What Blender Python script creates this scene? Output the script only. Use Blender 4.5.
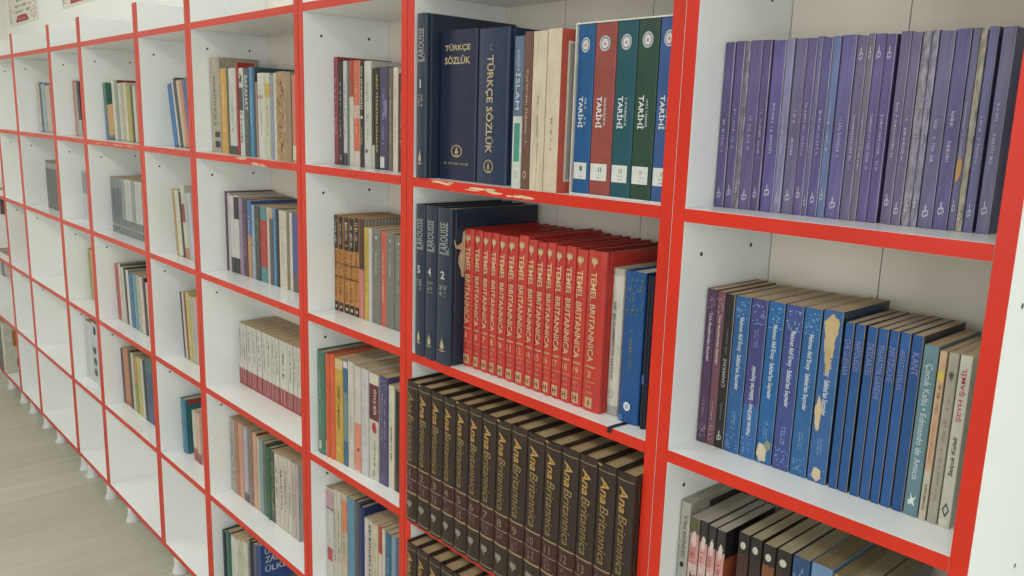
import bpy, bmesh, math, random
from mathutils import Matrix, Vector
C = bpy.context.scene.collection
for o in list(bpy.data.objects):
    bpy.data.objects.remove(o, do_unlink=True)

# ------------------------------------------------------------------ camera
F_PX, EYE = 828.93, (0.0, -0.9485, 1.65)          # focal length in pixels of the 1024x576 frame; eye position
RM = Matrix(((0.6679007, 0.7436210, 0.0306018), (0.1646974, -0.1075786, -0.9804599), (-0.7257984, 0.6598899, -0.1943243)))
cam = bpy.data.cameras.new('camera'); cam.sensor_width = 36; cam.lens = 36*F_PX/1024; cam.clip_start = .02
co = bpy.data.objects.new('camera', cam); C.objects.link(co)
r, d, f = RM[0], RM[1], RM[2]
co.matrix_world = Matrix(((r[0], -d[0], -f[0], EYE[0]), (r[1], -d[1], -f[1], EYE[1]), (r[2], -d[2], -f[2], EYE[2]), (0, 0, 0, 1)))
bpy.context.scene.camera = co

# ------------------------------------------------------------------ world, lamps, exposure
vs = bpy.context.scene.view_settings
vs.view_transform = 'Standard'; vs.look = 'None'; vs.gamma = 1; vs.use_curve_mapping = False
vs.exposure = 0.14
W = bpy.data.worlds.new('daylight'); bpy.context.scene.world = W; W.use_nodes = True
nt = W.node_tree; bg = nt.nodes['Background']
tc = nt.nodes.new('ShaderNodeTexCoord'); sx = nt.nodes.new('ShaderNodeSeparateXYZ'); rp = nt.nodes.new('ShaderNodeValToRGB')
nt.links.new(tc.outputs['Generated'], sx.inputs[0]); nt.links.new(sx.outputs['Z'], rp.inputs[0]); nt.links.new(rp.outputs[0], bg.inputs[0])
rp.color_ramp.elements[0].position = 0.0; rp.color_ramp.elements[0].color = (.44, .40, .33, 1)
rp.color_ramp.elements[1].position = 0.35; rp.color_ramp.elements[1].color = (.95, .98, .99, 1)
bg.inputs[1].default_value = 0.72
def area(name, loc, rot, sx_, sy_, power, col):
    l = bpy.data.lights.new(name, 'AREA'); l.shape = 'RECTANGLE'; l.size = sx_; l.size_y = sy_; l.energy = power; l.color = col
    o = bpy.data.objects.new(name, l); C.objects.link(o); o.location = loc; o.rotation_euler = rot; return o
for i, lx in enumerate((-4.6, -2.4, -0.2)):
    area('ceiling_lamp', (lx, -1.75, 2.84), (0, 0, 0), 1.2, .6, 24 if i == 0 else 19, (1, .98, .95))
area('daylight_fill', (-.6, -4.6, 1.75), (math.radians(90), 0, 0), 4.5, 1.8, 34, (.95, .98, 1.0))  # unseen area light, standing in for windows behind the camera
area('daylight_fill', (2.3, -2.6, 1.7), (math.radians(90), 0, math.radians(78)), 2.4, 1.6, 60, (.95, .98, 1.0))  # unseen fill on the right, added to brighten the left inner walls

# ------------------------------------------------------------------ helpers
def lin(h):
    h = h.lstrip('#'); v = [int(h[i:i+2], 16)/255 for i in (0, 2, 4)]
    return tuple(((c+.055)/1.055)**2.4 if c > .04045 else c/12.92 for c in v) + (1,)
MATS = {}
def mat(hexc, rough=.45, kind='plain', coat=0.0):
    k = (hexc, rough, kind, coat)
    if k in MATS: return MATS[k]
    m = bpy.data.materials.new('%s_%s' % (kind, hexc.strip('#'))); m.use_nodes = True
    t = m.node_tree; b = t.nodes['Principled BSDF']; b.inputs['Roughness'].default_value = rough
    b.inputs['Coat Weight'].default_value = coat; b.inputs['Coat Roughness'].default_value = .15
    b.inputs['Specular IOR Level'].default_value = .5 if kind == 'melamine' else .4 if kind == 'edge' else .32
    c = lin(hexc); k_ = {'melamine': 1, 'edge': .80, 'paper': .85}.get(kind, .70); lm = .3*c[0]+.6*c[1]+.1*c[2]; ds = 0 if kind in ('melamine', 'edge') else .13; c = tuple((q*(1-ds)+lm*ds)*k_ for q in c[:3])+(1,); N = t.nodes.new; L = t.links.new
    co_ = N('ShaderNodeTexCoord'); nz = N('ShaderNodeTexNoise'); mx = N('ShaderNodeMix'); mx.data_type = 'RGBA'
    mp = N('ShaderNodeMapping'); L(co_.outputs['Object'], mp.inputs[0]); L(mp.outputs[0], nz.inputs[0])
    amt = .10; sc = (40, 40, 40); det = 3
    if kind == 'paper': amt = .26; sc = (900, 6, 25); det = 2
    if kind == 'worn': amt = .22; sc = (160, 60, 14); det = 5
    if kind == 'pattern': amt = .45; sc = (260, 90, 70); det = 4
    if kind == 'melamine': amt = .025; sc = (3, 3, 3); det = 2
    if kind == 'edge': amt = .10; sc = (5, 5, 5); det = 3
    mp.inputs['Scale'].default_value = sc; nz.inputs['Detail'].default_value = det; nz.inputs['Scale'].default_value = 1
    rr = N('ShaderNodeValToRGB'); L(nz.outputs['Fac'], rr.inputs[0])
    rr.color_ramp.elements[0].position = .32; rr.color_ramp.elements[1].position = .68
    lo = tuple(x*(1-amt) for x in c[:3])+(1,); hi = tuple(min(1, x*(1+amt*.8)+(amt*.02 if kind in ('worn', 'pattern') else 0)) for x in c[:3])+(1,)
    rr.color_ramp.elements[0].color = lo; rr.color_ramp.elements[1].color = hi
    L(rr.outputs[0], b.inputs['Base Color'])
    MATS[k] = m; return m
def tag(o, label=None, cat=None, group=None, kind=None):
    if label: o['label'] = label
    if cat: o['category'] = cat
    if group: o['group'] = group
    if kind: o['kind'] = kind
    return o
def empty(name, loc):
    o = bpy.data.objects.new(name, None); C.objects.link(o); o.location = loc; o.empty_display_size = .02; return o
def mesh(name, verts, faces, mats, parent=None, fm=None, smooth=False):
    me = bpy.data.meshes.new(name); me.from_pydata(verts, [], faces)
    for m in (mats if isinstance(mats, (list, tuple)) else [mats]): me.materials.append(m)
    if fm: me.polygons.foreach_set('material_index', fm)
    if smooth: me.polygons.foreach_set('use_smooth', [True]*len(me.polygons))
    me.update(); o = bpy.data.objects.new(name, me); C.objects.link(o)
    if parent: o.parent = parent
    return o
BF = [(0, 3, 2, 1), (4, 5, 6, 7), (0, 1, 5, 4), (1, 2, 6, 5), (2, 3, 7, 6), (3, 0, 4, 7)]
class MB:
    def __init__(s): s.v = []; s.f = []; s.m = []
    def box(s, a, b, m=0):
        n = len(s.v); x0, y0, z0 = a; x1, y1, z1 = b
        s.v += [(x0, y0, z0), (x1, y0, z0), (x1, y1, z0), (x0, y1, z0), (x0, y0, z1), (x1, y0, z1), (x1, y1, z1), (x0, y1, z1)]
        s.f += [tuple(i+n for i in q) for q in BF]; s.m += [m]*6; return s
    def bbox(s, a, b, r=.0006, m=0):
        bm = bmesh.new(); bmesh.ops.create_cube(bm, size=1)
        for v in bm.verts: v.co = Vector([(a[i]+b[i])/2 + v.co[i]*(b[i]-a[i]) for i in range(3)])
        bmesh.ops.bevel(bm, geom=bm.edges[:], offset=r, segments=2, affect='EDGES', profile=.6)
        n = len(s.v); bm.verts.index_update(); s.v += [tuple(v.co) for v in bm.verts]
        s.f += [tuple(v.index+n for v in q.verts) for q in bm.faces]; s.m += [m]*len(bm.faces); bm.free(); return s
    def poly(s, pts, m=0):
        n = len(s.v); s.v += list(pts); s.f.append(tuple(range(n, n+len(pts)))); s.m.append(m); return s
    def build(s, name, mats, parent=None, smooth=False): return mesh(name, s.v, s.f, mats, parent, s.m, smooth)

# a pixel of the frame turned into a point on the plane y = const (metres, shelf fronts at y = 0)
def at(u, v, y):
    q = ((u-512)/F_PX, (v-288)/F_PX, 1)
    dr = [sum(RM[k][i]*q[k] for k in range(3)) for i in range(3)]
    t = (y-EYE[1])/dr[1]; return Vector((EYE[0]+t*dr[0], y, EYE[2]+t*dr[2]))
def proj(p):
    q = [p[i]-EYE[i] for i in range(3)]; c = [sum(RM[k][i]*q[i] for i in range(3)) for k in range(3)]
    return 512+F_PX*c[0]/c[2], 288+F_PX*c[1]/c[2]
def z_at(x, y, v):
    lo, hi = 0.0, 2.6
    for _ in range(40):
        m = (lo+hi)/2
        if proj((x, y, m))[1] > v: lo = m
        else: hi = m
    return lo

# ------------------------------------------------------------------ lettering
FONT = {}
def glyphs(s, bold=False, ital=False):
    k = (s, bold, ital)
    if k in FONT: return FONT[k]
    cu = bpy.data.curves.new('t', 'FONT'); cu.body = s; cu.resolution_u = 2
    if bold: cu.offset = 0.03 if bold == 2 else .018
    if ital: cu.shear = .22
    o = bpy.data.objects.new('t', cu); C.objects.link(o)
    dg = bpy.context.evaluated_depsgraph_get(); me = bpy.data.meshes.new_from_object(o.evaluated_get(dg))
    V = [v.co.copy() for v in me.vertices]; Fs = [tuple(p.vertices) for p in me.polygons]
    bpy.data.objects.remove(o); bpy.data.meshes.remove(me); bpy.data.curves.remove(cu)
    xs = [v.x for v in V]; ys = [v.y for v in V]; x0, x1, y0, y1 = min(xs), max(xs), min(ys), max(ys)
    FONT[k] = ([((v.x-x0)/(x1-x0), (v.y-y0)/(y1-y0)) for v in V], Fs); return FONT[k]
def marks(n, seed):                        # illegible small print: rows of short strokes, unit box
    rnd = random.Random(seed); V = []; Fs = []; x = 0.0
    def q(a, b, c, e):
        i = len(V); V.extend([(a, c), (b, c), (b, e), (a, e)]); Fs.append((i, i+1, i+2, i+3))
    for k in range(n):
        w = rnd.uniform(.55, 1.0)
        if rnd.random() < .16: x += .9; continue
        a = x; hh = 1.0 if (k == 0 or rnd.random() < .25) else .72
        q(a, a+.22*w, 0, hh)
        if rnd.random() < .7: q(a+.5*w, a+.72*w, 0, .72)
        if rnd.random() < .75: q(a+.22*w, a+.5*w, .56 if rnd.random() < .5 else .0, .72 if rnd.random() < .5 else .16)
        x += w
    return [(vx/x, vy) for vx, vy in V], Fs
def place_flat(name, gl, box, w, h, col, parent, dirn='down', bulge=0.0, face='spine', d=0.2, lift=.0004, rough=.4):
    """lay a unit-box drawing on the spine (or the right-hand cover); box = x0,x1,z0,z1 as fractions"""
    x0, x1, z0, z1 = box; V, Fs = gl; out = []
    for (a, b) in V:
        if dirn == 'down': s, t = x0+(x1-x0)*b, z1-(z1-z0)*a
        elif dirn == 'up': s, t = x1-(x1-x0)*b, z0+(z1-z0)*a
        else: s, t = x0+(x1-x0)*a, z0+(z1-z0)*b
        if face == 'spine':
            out.append((s*w, -bulge*(1-(2*s-1)**2)-lift, t*h))
        else:
            out.append((w+lift, s*d, t*h))
    if face == 'spine' and False: pass
    return mesh(name, out, Fs, mat(col, rough), parent)
UNIT = ([(0, 0), (1, 0), (1, 1), (0, 1)], [(0, 1, 2, 3)])
def ring_gl(n=20, a=.5, b=.36):
    V = []; Fs = []
    for i in range(n):
        t = 2*math.pi*i/n; V += [(.5+a*math.cos(t), .5+a*math.sin(t)), (.5+b*math.cos(t), .5+b*math.sin(t))]
    for i in range(n): j = (i+1) % n; Fs.append((2*i, 2*j, 2*j+1, 2*i+1))
    return V, Fs
def disc_gl(n=20, a=.5):
    return [(.5+a*math.cos(2*math.pi*i/n), .5+a*math.sin(2*math.pi*i/n)) for i in range(n)], [tuple(range(n))]
FLAME = ([(.5, 1), (.62, .72), (.78, .5), (.76, .3), (.6, .16), (.42, .16), (.26, .3), (.28, .52), (.42, .74), (.05, .1), (.3, .0), (.7, .0), (1, .1), (.5, .07)],
         [(0, 1, 2, 3, 4, 5, 6, 7, 8), (9, 10, 11, 12, 13)])
THISTLE = ([(.5, 0), (.62, .3), (.98, .5), (1, .95), (.82, .72), (.68, 1), (.5, .78), (.32, 1), (.18, .72), (0, .95), (.02, .5), (.38, .3)], [tuple(range(12))])
PEN = ([(.1, .05), (.5, .2), (.9, 0), (.75, .4), (1, .8), (.55, .6), (.25, 1), (.3, .5), (0, .4)], [tuple(range(9))])
LOOPS = (lambda a, b, c: ([(x*.6, y*.55) for x, y in a[0]]+[(x*.6+.4, y*.5+.08) for x, y in b[0]]+[(x*.22+.34, y*.5+.5) for x, y in c[0]],
         a[1]+[tuple(i+len(a[0]) for i in q) for q in b[1]]+[tuple(i+len(a[0])+len(b[0]) for i in q) for q in c[1]]))(ring_gl(10, .5, .28), ring_gl(10, .5, .28), disc_gl(8))
def rough_gl(seed, n=16):
    rnd = random.Random(seed); V = []
    for i in range(n):
        t = 2*math.pi*i/n; rr = rnd.uniform(.34, .5); V.append((.5+rr*math.cos(t), .5+rr*math.sin(t)))
    return V, [tuple(range(n))]
def confetti_gl(seed, n):
    rnd = random.Random(seed); V = []; Fs = []
    for k in range(n):
        cx, cy, a, l, t = rnd.uniform(.08, .92), rnd.uniform(.06, .94), rnd.uniform(0, 3.14), rnd.uniform(.05, .11), rnd.uniform(.03, .06)
        dx, dy = math.cos(a), math.sin(a); i = len(V)
        V += [(cx-dx*l, cy-dy*l*.5), (cx+dy*t, cy-dx*t*.5), (cx+dx*l, cy+dy*l*.5), (cx-dy*t, cy+dx*t*.5)]; Fs.append((i, i+1, i+2, i+3))
    return [(min(1, max(0, x)), min(1, max(0, y))) for x, y in V], Fs

# ------------------------------------------------------------------ one book
def cover_mesh(w, h, d, hard, zones, base, edge, sides, parent, rough, kind, coat, bulge):
    t = min(.0024 if hard else .0009, w*.2); r = min(.0035 if hard else .0016, w*.3)
    out = []                               # outer path, left fore-edge -> spine -> right fore-edge; each point (x, y)
    out.append((0, d))
    if hard: out += [(0, .013), (min(.0012, w*.12), .0105), (min(.0012, w*.12), .0085), (0, .0065)]
    out += [(0, r), (r*.3, r*.3), (r, 0)]
    ns = 6 if bulge else 1
    for i in range(1, ns): s = i/ns; x = r+(w-2*r)*s; out.append((x, -bulge*(1-(2*x/w-1)**2)))
    i_sp0 = len(out)-ns
    out += [(w-r, 0), (w-r*.3, r*.3), (w, r)]
    if hard: out += [(w, .0065), (w-min(.0012, w*.12), .0085), (w-min(.0012, w*.12), .0105), (w, .013)]
    out.append((w, d))
    inn = []
    for (x, y) in out: inn.append((min(max(x, t), w-t), max(y, t)))
    zl = sorted(set([0.0, 1.0]+[z for q in zones for z in q[:2]])); n = len(out); V = []; Fs = []; fm = []
    cols = [base]; 
    def mi(c):
        if c not in cols: cols.append(c)
        return cols.index(c)
    for z in zl:
        for (x, y) in out: V.append((x, y, z*h))
        for (x, y) in inn: V.append((x, y, z*h))
    spine = set(range(i_sp0-1, n-1)); nz = len(zl)
    for k in range(nz-1):
        zc = (zl[k]+zl[k+1])/2; a, b = 2*n*k, 2*n*(k+1); zcol = None
        for q in zones:
            if q[0] <= zc <= q[1]: zcol = q[2]
        for i in range(n-1):
            x = (out[i][0]+out[i+1][0])/2; y = (out[i][1]+out[i+1][1])/2
            Fs.append((a+i, a+i+1, b+i+1, b+i))
            on_spine = y < r*.2
            corner = (y < r*1.001) and not on_spine
            c = base
            if y > r*1.001 and sides: c = sides
            if zcol and y < r*1.001: c = zcol
            if edge and corner and x > w/2: c = edge
            fm.append(mi(c))
            Fs.append((a+n+i, b+n+i, b+n+i+1, a+n+i+1)); fm.append(0)
        for i in (0, n-1):
            q = (a+i, b+i, b+n+i, a+n+i); Fs.append(q if i == 0 else q[::-1]); fm.append(0)
    T = 2*n*(nz-1)
    for i in range(n-1):
        Fs.append((i, n+i, n+i+1, i+1)); fm.append(0)
        Fs.append((T+i, T+i+1, T+n+i+1, T+n+i)); fm.append(0)
    return mesh('cover', V, Fs, [mat(c, rough, kind, coat) for c in cols], parent, fm), t
BOOKN = [0]
def book(x, y, z, w, h, d, col, hard=False, lean=0.0, rough=.38, kind='plain', coat=.15, zones=(), edge=None, sides=None,
         pages='#c2a67e', text=(), greek=(), rect=(), orn=(), patch=(), shape=(), bulge=None, ctext=(), crect=(), name='book', tilt=0.0, extra=None, pinset=None):
    BOOKN[0] += 1; sd = BOOKN[0]
    root = empty(name, (x, y, z)); root.rotation_euler = (tilt, lean, 0)
    bl = (.0022 if hard else 0.0) if bulge is None else bulge
    cv, t = cover_mesh(w, h, d, hard, list(zones), col, edge, sides, root, rough, kind, coat, bl)
    pi_ = (.0035 if hard else .0004) if pinset is None else pinset
    pb = MB().box((t+.0001, t+.0004, pi_), (w-t-.0001, d-(.004 if hard else .0005), h-pi_)); pb.build('pages', mat(pages, .8, 'paper'), root)
    for i, q in enumerate(text):           # (string, x0, x1, z0, z1, colour, direction, bold, italic)
        s, x0, x1, z0, z1, c = q[:6]; dn = q[6] if len(q) > 6 else 'down'; bo = q[7] if len(q) > 7 else False; it = q[8] if len(q) > 8 else False
        place_flat('spine_title', glyphs(s, bo, it), (x0, x1, z0, z1), w, h, c, root, dn, bl, lift=.0004+.34*bl)
    for i, q in enumerate(greek):          # (x0, x1, z0, z1, colour, strokes[, direction])
        x0, x1, z0, z1, c, n = q[:6]
        place_flat('spine_lettering', marks(n, sd*31+i), (x0, x1, z0, z1), w, h, c, root, q[6] if len(q) > 6 else 'down', bl)
    for q in rect:                         # (x0, x1, z0, z1, colour[, name])
        place_flat(q[5] if len(q) > 5 else 'spine_label', ([(i/6, b) for i in range(7) for b in (0, 1)], [(2*i, 2*i+2, 2*i+3, 2*i+1) for i in range(6)]), q[:4], w, h, q[4], root, 'h', bl, lift=.0002+.00003*len(q))
    for i, q in enumerate(orn):            # (z0, z1, colour, count)
        place_flat('spine_ornament', confetti_gl(sd*7+i, q[3]), (.05, .95, q[0], q[1]), w, h, q[2], root, 'h', bl, lift=.0003)
    for i, q in enumerate(patch):          # (x0, x1, z0, z1, colour)
        place_flat('torn_patch', rough_gl(sd*5+i, 18), q[:4], w, h, q[4], root, 'h', bl, lift=.00045+.0001*i, rough=.85)
    for i, q in enumerate(shape):          # (drawing, x0, x1, z0, z1, colour)
        place_flat('spine_emblem', q[0], q[1:5], w, h, q[5], root, 'h', bl, lift=.0005+.00012*i+.3*bl)
    for i, q in enumerate(crect): place_flat('cover_panel', UNIT, q[:4], w, h, q[4], root, 'h', 0, 'cover', d, lift=.0002+.0002*i)
    for q in ctext: place_flat('cover_title', glyphs(q[0], True), q[1:5], w, h, q[5], root, 'h', 0, 'cover', d, lift=.0006)
    if extra: extra(root, w, h, d)
    return root

# ------------------------------------------------------------------ room shell
XL, XR, YB, YF, HC = -5.95, 2.4, 0.262, -4.8, 2.9
def wallmat(hexc):
    return mat(hexc, .7, 'melamine')
MB().box((XL-.1, YF, -.05), (XR, YB+.1, 0)).build('floor', mat('#ffffff'), None)
fl = bpy.data.objects['floor']; fl['kind'] = 'structure'
m = bpy.data.materials.new('laminate_floor'); m.use_nodes = True; t = m.node_tree; b = t.nodes['Principled BSDF']; N = t.nodes.new; L = t.links.new
tc = N('ShaderNodeTexCoord'); mp = N('ShaderNodeMapping'); L(tc.outputs['Object'], mp.inputs[0]); mp.inputs['Rotation'].default_value = (0, 0, math.radians(90))
br = N('ShaderNodeTexBrick'); L(mp.outputs[0], br.inputs[0]); br.inputs['Scale'].default_value = 1; br.inputs['Brick Width'].default_value = 1.25; br.inputs['Row Height'].default_value = .192
br.inputs['Mortar Size'].default_value = .0012; br.inputs['Color1'].default_value = lin('#c0beae'); br.inputs['Color2'].default_value = lin('#b9b7a6'); br.inputs['Mortar'].default_value = lin('#a3a090')
mp2 = N('ShaderNodeMapping'); L(tc.outputs['Object'], mp2.inputs[0]); mp2.inputs['Scale'].default_value = (9, 1.1, 1)
nz = N('ShaderNodeTexNoise'); L(mp2.outputs[0], nz.inputs[0]); nz.inputs['Scale'].default_value = 1.3; nz.inputs['Detail'].default_value = 6
rr = N('ShaderNodeValToRGB'); L(nz.outputs['Fac'], rr.inputs[0]); rr.color_ramp.elements[0].position = .3; rr.color_ramp.elements[1].position = .7
rr.color_ramp.elements[0].color = (.84, .83, .81, 1); rr.color_ramp.elements[1].color = (1.0, 1.0, .99, 1)
mx = N('ShaderNodeMix'); mx.data_type = 'RGBA'; mx.blend_type = 'MULTIPLY'; mx.inputs[0].default_value = 1
L(br.outputs[0], mx.inputs[6]); L(rr.outputs[0], mx.inputs[7]); L(mx.outputs[2], b.inputs['Base Color']); b.inputs['Roughness'].default_value = .42
fl.data.materials.clear(); fl.data.materials.append(m)
tag(MB().box((XL-.1, YB, 0), (XR, YB+.1, HC)).build('wall_back', wallmat('#f1f6f3')), kind='structure')
tag(MB().box((XL-.1, YF, 0), (XL, YB, HC)).build('wall_left', wallmat('#eceade')), kind='structure')
tag(MB().box((XR, YF, 0), (XR+.1, YB+.1, HC)).build('unseen_wall_right', wallmat('#e6e8e2')), kind='structure')  # unseen wall, added to keep side light off the end panel
tag(MB().box((XL-.1, YF, HC), (XR, YB+.1, HC+.05)).build('ceiling', wallmat('#f2f2ee')), kind='structure')

# ------------------------------------------------------------------ bookcases
SHELF = [1.9024, 1.5425, 1.1875, 0.8292, 0.4736, 0.1245]      # tops of the shelves
TOP, DEP, PT, ST = 1.993, 0.235, 0.0208, 0.019
WHITE = mat('#ecefed', .22, 'melamine', .2); RED = mat('#d62e16', .34, 'edge', .0); HOLE = mat('#4a4a4a', .6); BACKM = mat('#e6dfd2', .5, 'melamine'); LEGM = mat('#eef0ee', .35)  # back panels: warm bounce light put into their off-white colour
PALE = mat('#f0d9c4', .7)
X = dict(A=-.2767, B=-.7130, C=-1.3612, D=-1.7945, E=-2.4484, F=-2.8829, G=-3.5163, H=-3.9528, I=-4.614, J=-5.052, K=-5.70)
UNITS = ['BA', 'CB', 'DC', 'ED', 'FE', 'GF', 'HG', 'IH', 'JI', 'KJ']
UNAME = {'BA': 'narrow bookcase nearest the camera', 'CB': 'wide bookcase nearest the camera', 'DC': 'second narrow bookcase', 'ED': 'second wide bookcase',
         'FE': 'third narrow bookcase', 'GF': 'third wide bookcase', 'HG': 'fourth narrow bookcase', 'IH': 'fourth wide bookcase', 'JI': 'fifth narrow bookcase', 'KJ': 'fifth wide bookcase'}
CLAB = {'BA': 'white red-edged narrow bookcase at the right end, holding purple and blue paperbacks',
        'CB': 'white red-edged wide bookcase holding the red and the dark brown encyclopedia sets',
        'DC': 'white red-edged narrow bookcase with orange and black spines on its second shelf',
        'ED': 'white red-edged wide bookcase holding the white books with red spine feet',
        'FE': 'white red-edged narrow bookcase with a lone teal book low down',
        'GF': 'white red-edged wide bookcase holding a dark grey silver-banded set',
        'HG': 'white red-edged narrow bookcase with a white boxed set low down',
        'IH': 'white red-edged wide bookcase with two empty shelves below a dark set',
        'JI': 'narrow empty-looking bookcase second from the far end',
        'KJ': 'bookcase at the far left end holding a red book on its bottom shelf'}
LEGX = {'BA': (-.66, -.33), 'CB': (-1.30, -.77), 'DC': (-1.74, -1.42), 'ED': (-2.39, -1.86), 'FE': (-2.852, -2.51), 'GF': (-3.365,), 'HG': (-3.915, -3.638), 'IH': (-4.44, -4.02), 'JI': (-4.99, -4.70), 'KJ': (-5.515, -5.20)}
def leg(x, y, h, parent):
    prof = [(.0, 0), (.030, 0), (.031, .003), (.028, .010), (.023, .022), (.0215, .035), (.021, h), (0, h)]; n = 20; V = []; Fs = []
    for (rr_, z) in prof:
        for i in range(n): t_ = 2*math.pi*i/n; V.append((x+rr_*math.cos(t_), y+rr_*math.sin(t_), z))
    for k in range(len(prof)-1):
        for i in range(n): j = (i+1) % n; Fs.append((k*n+i, k*n+j, (k+1)*n+j, (k+1)*n+i))
    return mesh('leg', V, Fs, LEGM, parent, smooth=True)
SEAM = {'BA': [-.514], 'CB': [-1.170, -.956], 'ED': [-2.10], 'GF': [-3.2]}
for un in UNITS:
    xl, xr = X[un[0]], X[un[1]]; xl += .0006; xr -= .0006
    root = empty('bookcase', ((xl+xr)/2, 0, 0)); tag(root, CLAB[un], 'bookcase', 'red-edged bookcases along the wall'); ox = -(xl+xr)/2
    a, bx = xl+ox, xr+ox; zb = SHELF[5]-ST
    for side, (p0, p1) in ((0, (a, a+PT)), (1, (bx-PT, bx))):
        sp = MB().bbox((p0, .0008, zb), (p1, DEP, TOP), .0005).build('side_panel', WHITE, root)
        e0, e1 = (p0+.0003, p1-.0004) if side == 0 else (p0+.0004, p1-.0003)
        MB().bbox((e0, -.0006, zb+.0003), (e1, .0012, TOP-.0003), .0004).build('edge_band', RED, sp)
        hb = MB(); xx = (p1+.0003) if True else p0
        for zt in SHELF[:5]:
            for (hy, dz) in ((.046, -.068), (.174, -.064)):
                n = 10; hb.poly([(xx, hy+.0034*math.cos(2*math.pi*i/n), zt+dz+.0034*math.sin(2*math.pi*i/n)) for i in range(n)])
        hb.build('pin_hole', HOLE, sp)
    for k, zt in enumerate(SHELF):
        sh = MB().bbox((a+PT+.0002, .0008, zt-ST), (bx-PT-.0002, DEP-.004, zt), .0004).build('shelf', WHITE, root)
        MB().bbox((a+PT+.0004, -.0004, zt-ST+.0003), (bx-PT-.0004, .0012, zt-.0003), .0004).build('edge_band', RED, sh)
        rnd = random.Random(k*13+ord(un[0]))
        if un in ('CB', 'GF', 'ED') and k == 1:
            sc = MB(); rng = {'CB': [(.07, .13, .75), (.17, .25, .5), (.27, .33, .4)], 'GF': [(.05, .3, .5), (.3, .42, .45), (.46, .56, .5)], 'ED': [(.3, .36, .8), (.38, .44, .2)]}[un]
            for (s0, s1, zz) in rng:
                for j in range(5):
                    cx = a+PT+rnd.uniform(s0, s1); cz = zt-ST*(1-zz)+rnd.uniform(-.003, .003); l_ = rnd.uniform(.01, .03); hh = rnd.uniform(.001, .0028); pts = []
                    for i in range(12):
                        t_ = 2*math.pi*i/12; q_ = rnd.uniform(.6, 1); pts.append((cx+l_*math.cos(t_)*q_, -.0008-.00002*j, min(zt-.0008, max(zt-ST+.0008, cz+hh*math.sin(t_)*q_))))
                    sc = MB().poly(pts); sc.build('worn_scuff', mat('#f3d2a8' if un != 'GF' else '#e8c68a', .8), sh)
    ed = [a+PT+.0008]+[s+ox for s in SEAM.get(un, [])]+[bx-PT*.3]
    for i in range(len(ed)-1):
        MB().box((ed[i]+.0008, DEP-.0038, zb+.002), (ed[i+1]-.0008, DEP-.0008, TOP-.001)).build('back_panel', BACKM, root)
    for lx in LEGX[un]: leg(lx+ox, .045, zb, root)
    for lx in (xl+.05, xr-.05): leg(lx+ox, DEP-.045, zb, root)

# ------------------------------------------------------------------ rows of books
ORD = ['first', 'second', 'third', 'fourth', 'fifth', 'sixth', 'seventh', 'eighth', 'ninth', 'tenth', 'eleventh', 'twelfth', 'thirteenth', 'fourteenth', 'fifteenth', 'sixteenth', 'seventeenth',
       'eighteenth', 'nineteenth', 'twentieth'] + ['twenty-'+s for s in ('first', 'second', 'third', 'fourth', 'fifth', 'sixth', 'seventh', 'eighth', 'ninth')] + ['thirtieth']
UOF = {'nearest narrow bookcase': 'BA', 'nearest wide bookcase': 'CB', 'second narrow bookcase': 'DC', 'second wide bookcase': 'ED', 'third narrow bookcase': 'FE',
       'third wide bookcase': 'GF', 'fourth narrow bookcase': 'HG', 'fourth wide bookcase': 'IH', 'fifth narrow bookcase': 'JI', 'fifth wide bookcase': 'KJ'}
def row(shelf, place, group, y, v, books, **common):
    """books: (u_left, u_right, v_top, colour, description, options). y and v may be (u0, value0, u1, value1)"""
    def ev(q, u):
        if not isinstance(q, tuple): return q
        return q[1]+(q[3]-q[1])*(u-q[0])/(q[2]-q[0])
    zs = SHELF[shelf]; n = len(books); out = []; un = UOF[place.split(', ')[1]]
    lim0, lim1 = X[un[0]]+.0228, X[un[1]]-.0228; lim0 += .23*abs(min(0, books[0][5].get('leanpx', 0) or 0)); prev = lim0
    for i, (ul, ur, vt, col, desc, op) in enumerate(books):
        op = {**common, **op}; uc = (ul+ur)/2; yy = op.pop('y', None); yy = ev(y, uc) if yy is None else yy
        vv = op.pop('v', None); vl, vr = (vv, vv) if vv is not None else (ev(v, ul), ev(v, ur))
        p0 = at(ul, vl, yy)
        if p0.x < lim0 and i == 0:         # the first book of a row cannot stand inside the side panel: bring the row forward
            for _ in range(60):
                if at(ul, vl, yy).x >= lim0+.0005: break
                yy -= .002
            dy = yy-ev(y, uc); y = (y[0], y[1]+dy, y[2], max(.004, y[3]+dy)) if isinstance(y, tuple) else y+dy
            p0 = at(ul, vl, yy)
        p1 = at(ur, vr, yy)
        if p0.x < prev: p0.x = prev
        if p1.x > lim1: p1.x = lim1
        if p1.x-p0.x < .004: continue
        prev = p1.x
        w = max(.003, p1.x-p0.x-.0005); ln = op.pop('leanpx', None); ang = 0.0
        if ln: ang = math.atan2(ln, 1.0)
        hh = op.pop('h', None)
        if hh is None: hh = z_at((p0.x+p1.x)/2, yy, vt)-zs
        hh = min(hh/ (math.cos(ang) if ang else 1), .330); dd = op.pop('d', None) or min(.72*hh, DEP-.008-yy); dd = min(dd, DEP-.006-yy)
        lab = op.pop('label', None) or '%s, %s from left, %s' % (desc, ORD[i], place)
        if n == 1 and 'label' not in op: lab = '%s, %s' % (desc, place) if lab.endswith(place) else lab
        xx = p0.x; zz = zs+.0003
        if ang: xx -= 0
        bk = book(xx, yy, zz, w, hh, dd, col, lean=ang, **op)
        tag(bk, lab, 'book', group); out.append(bk)
    return out
R5 = random.Random(5)
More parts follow.
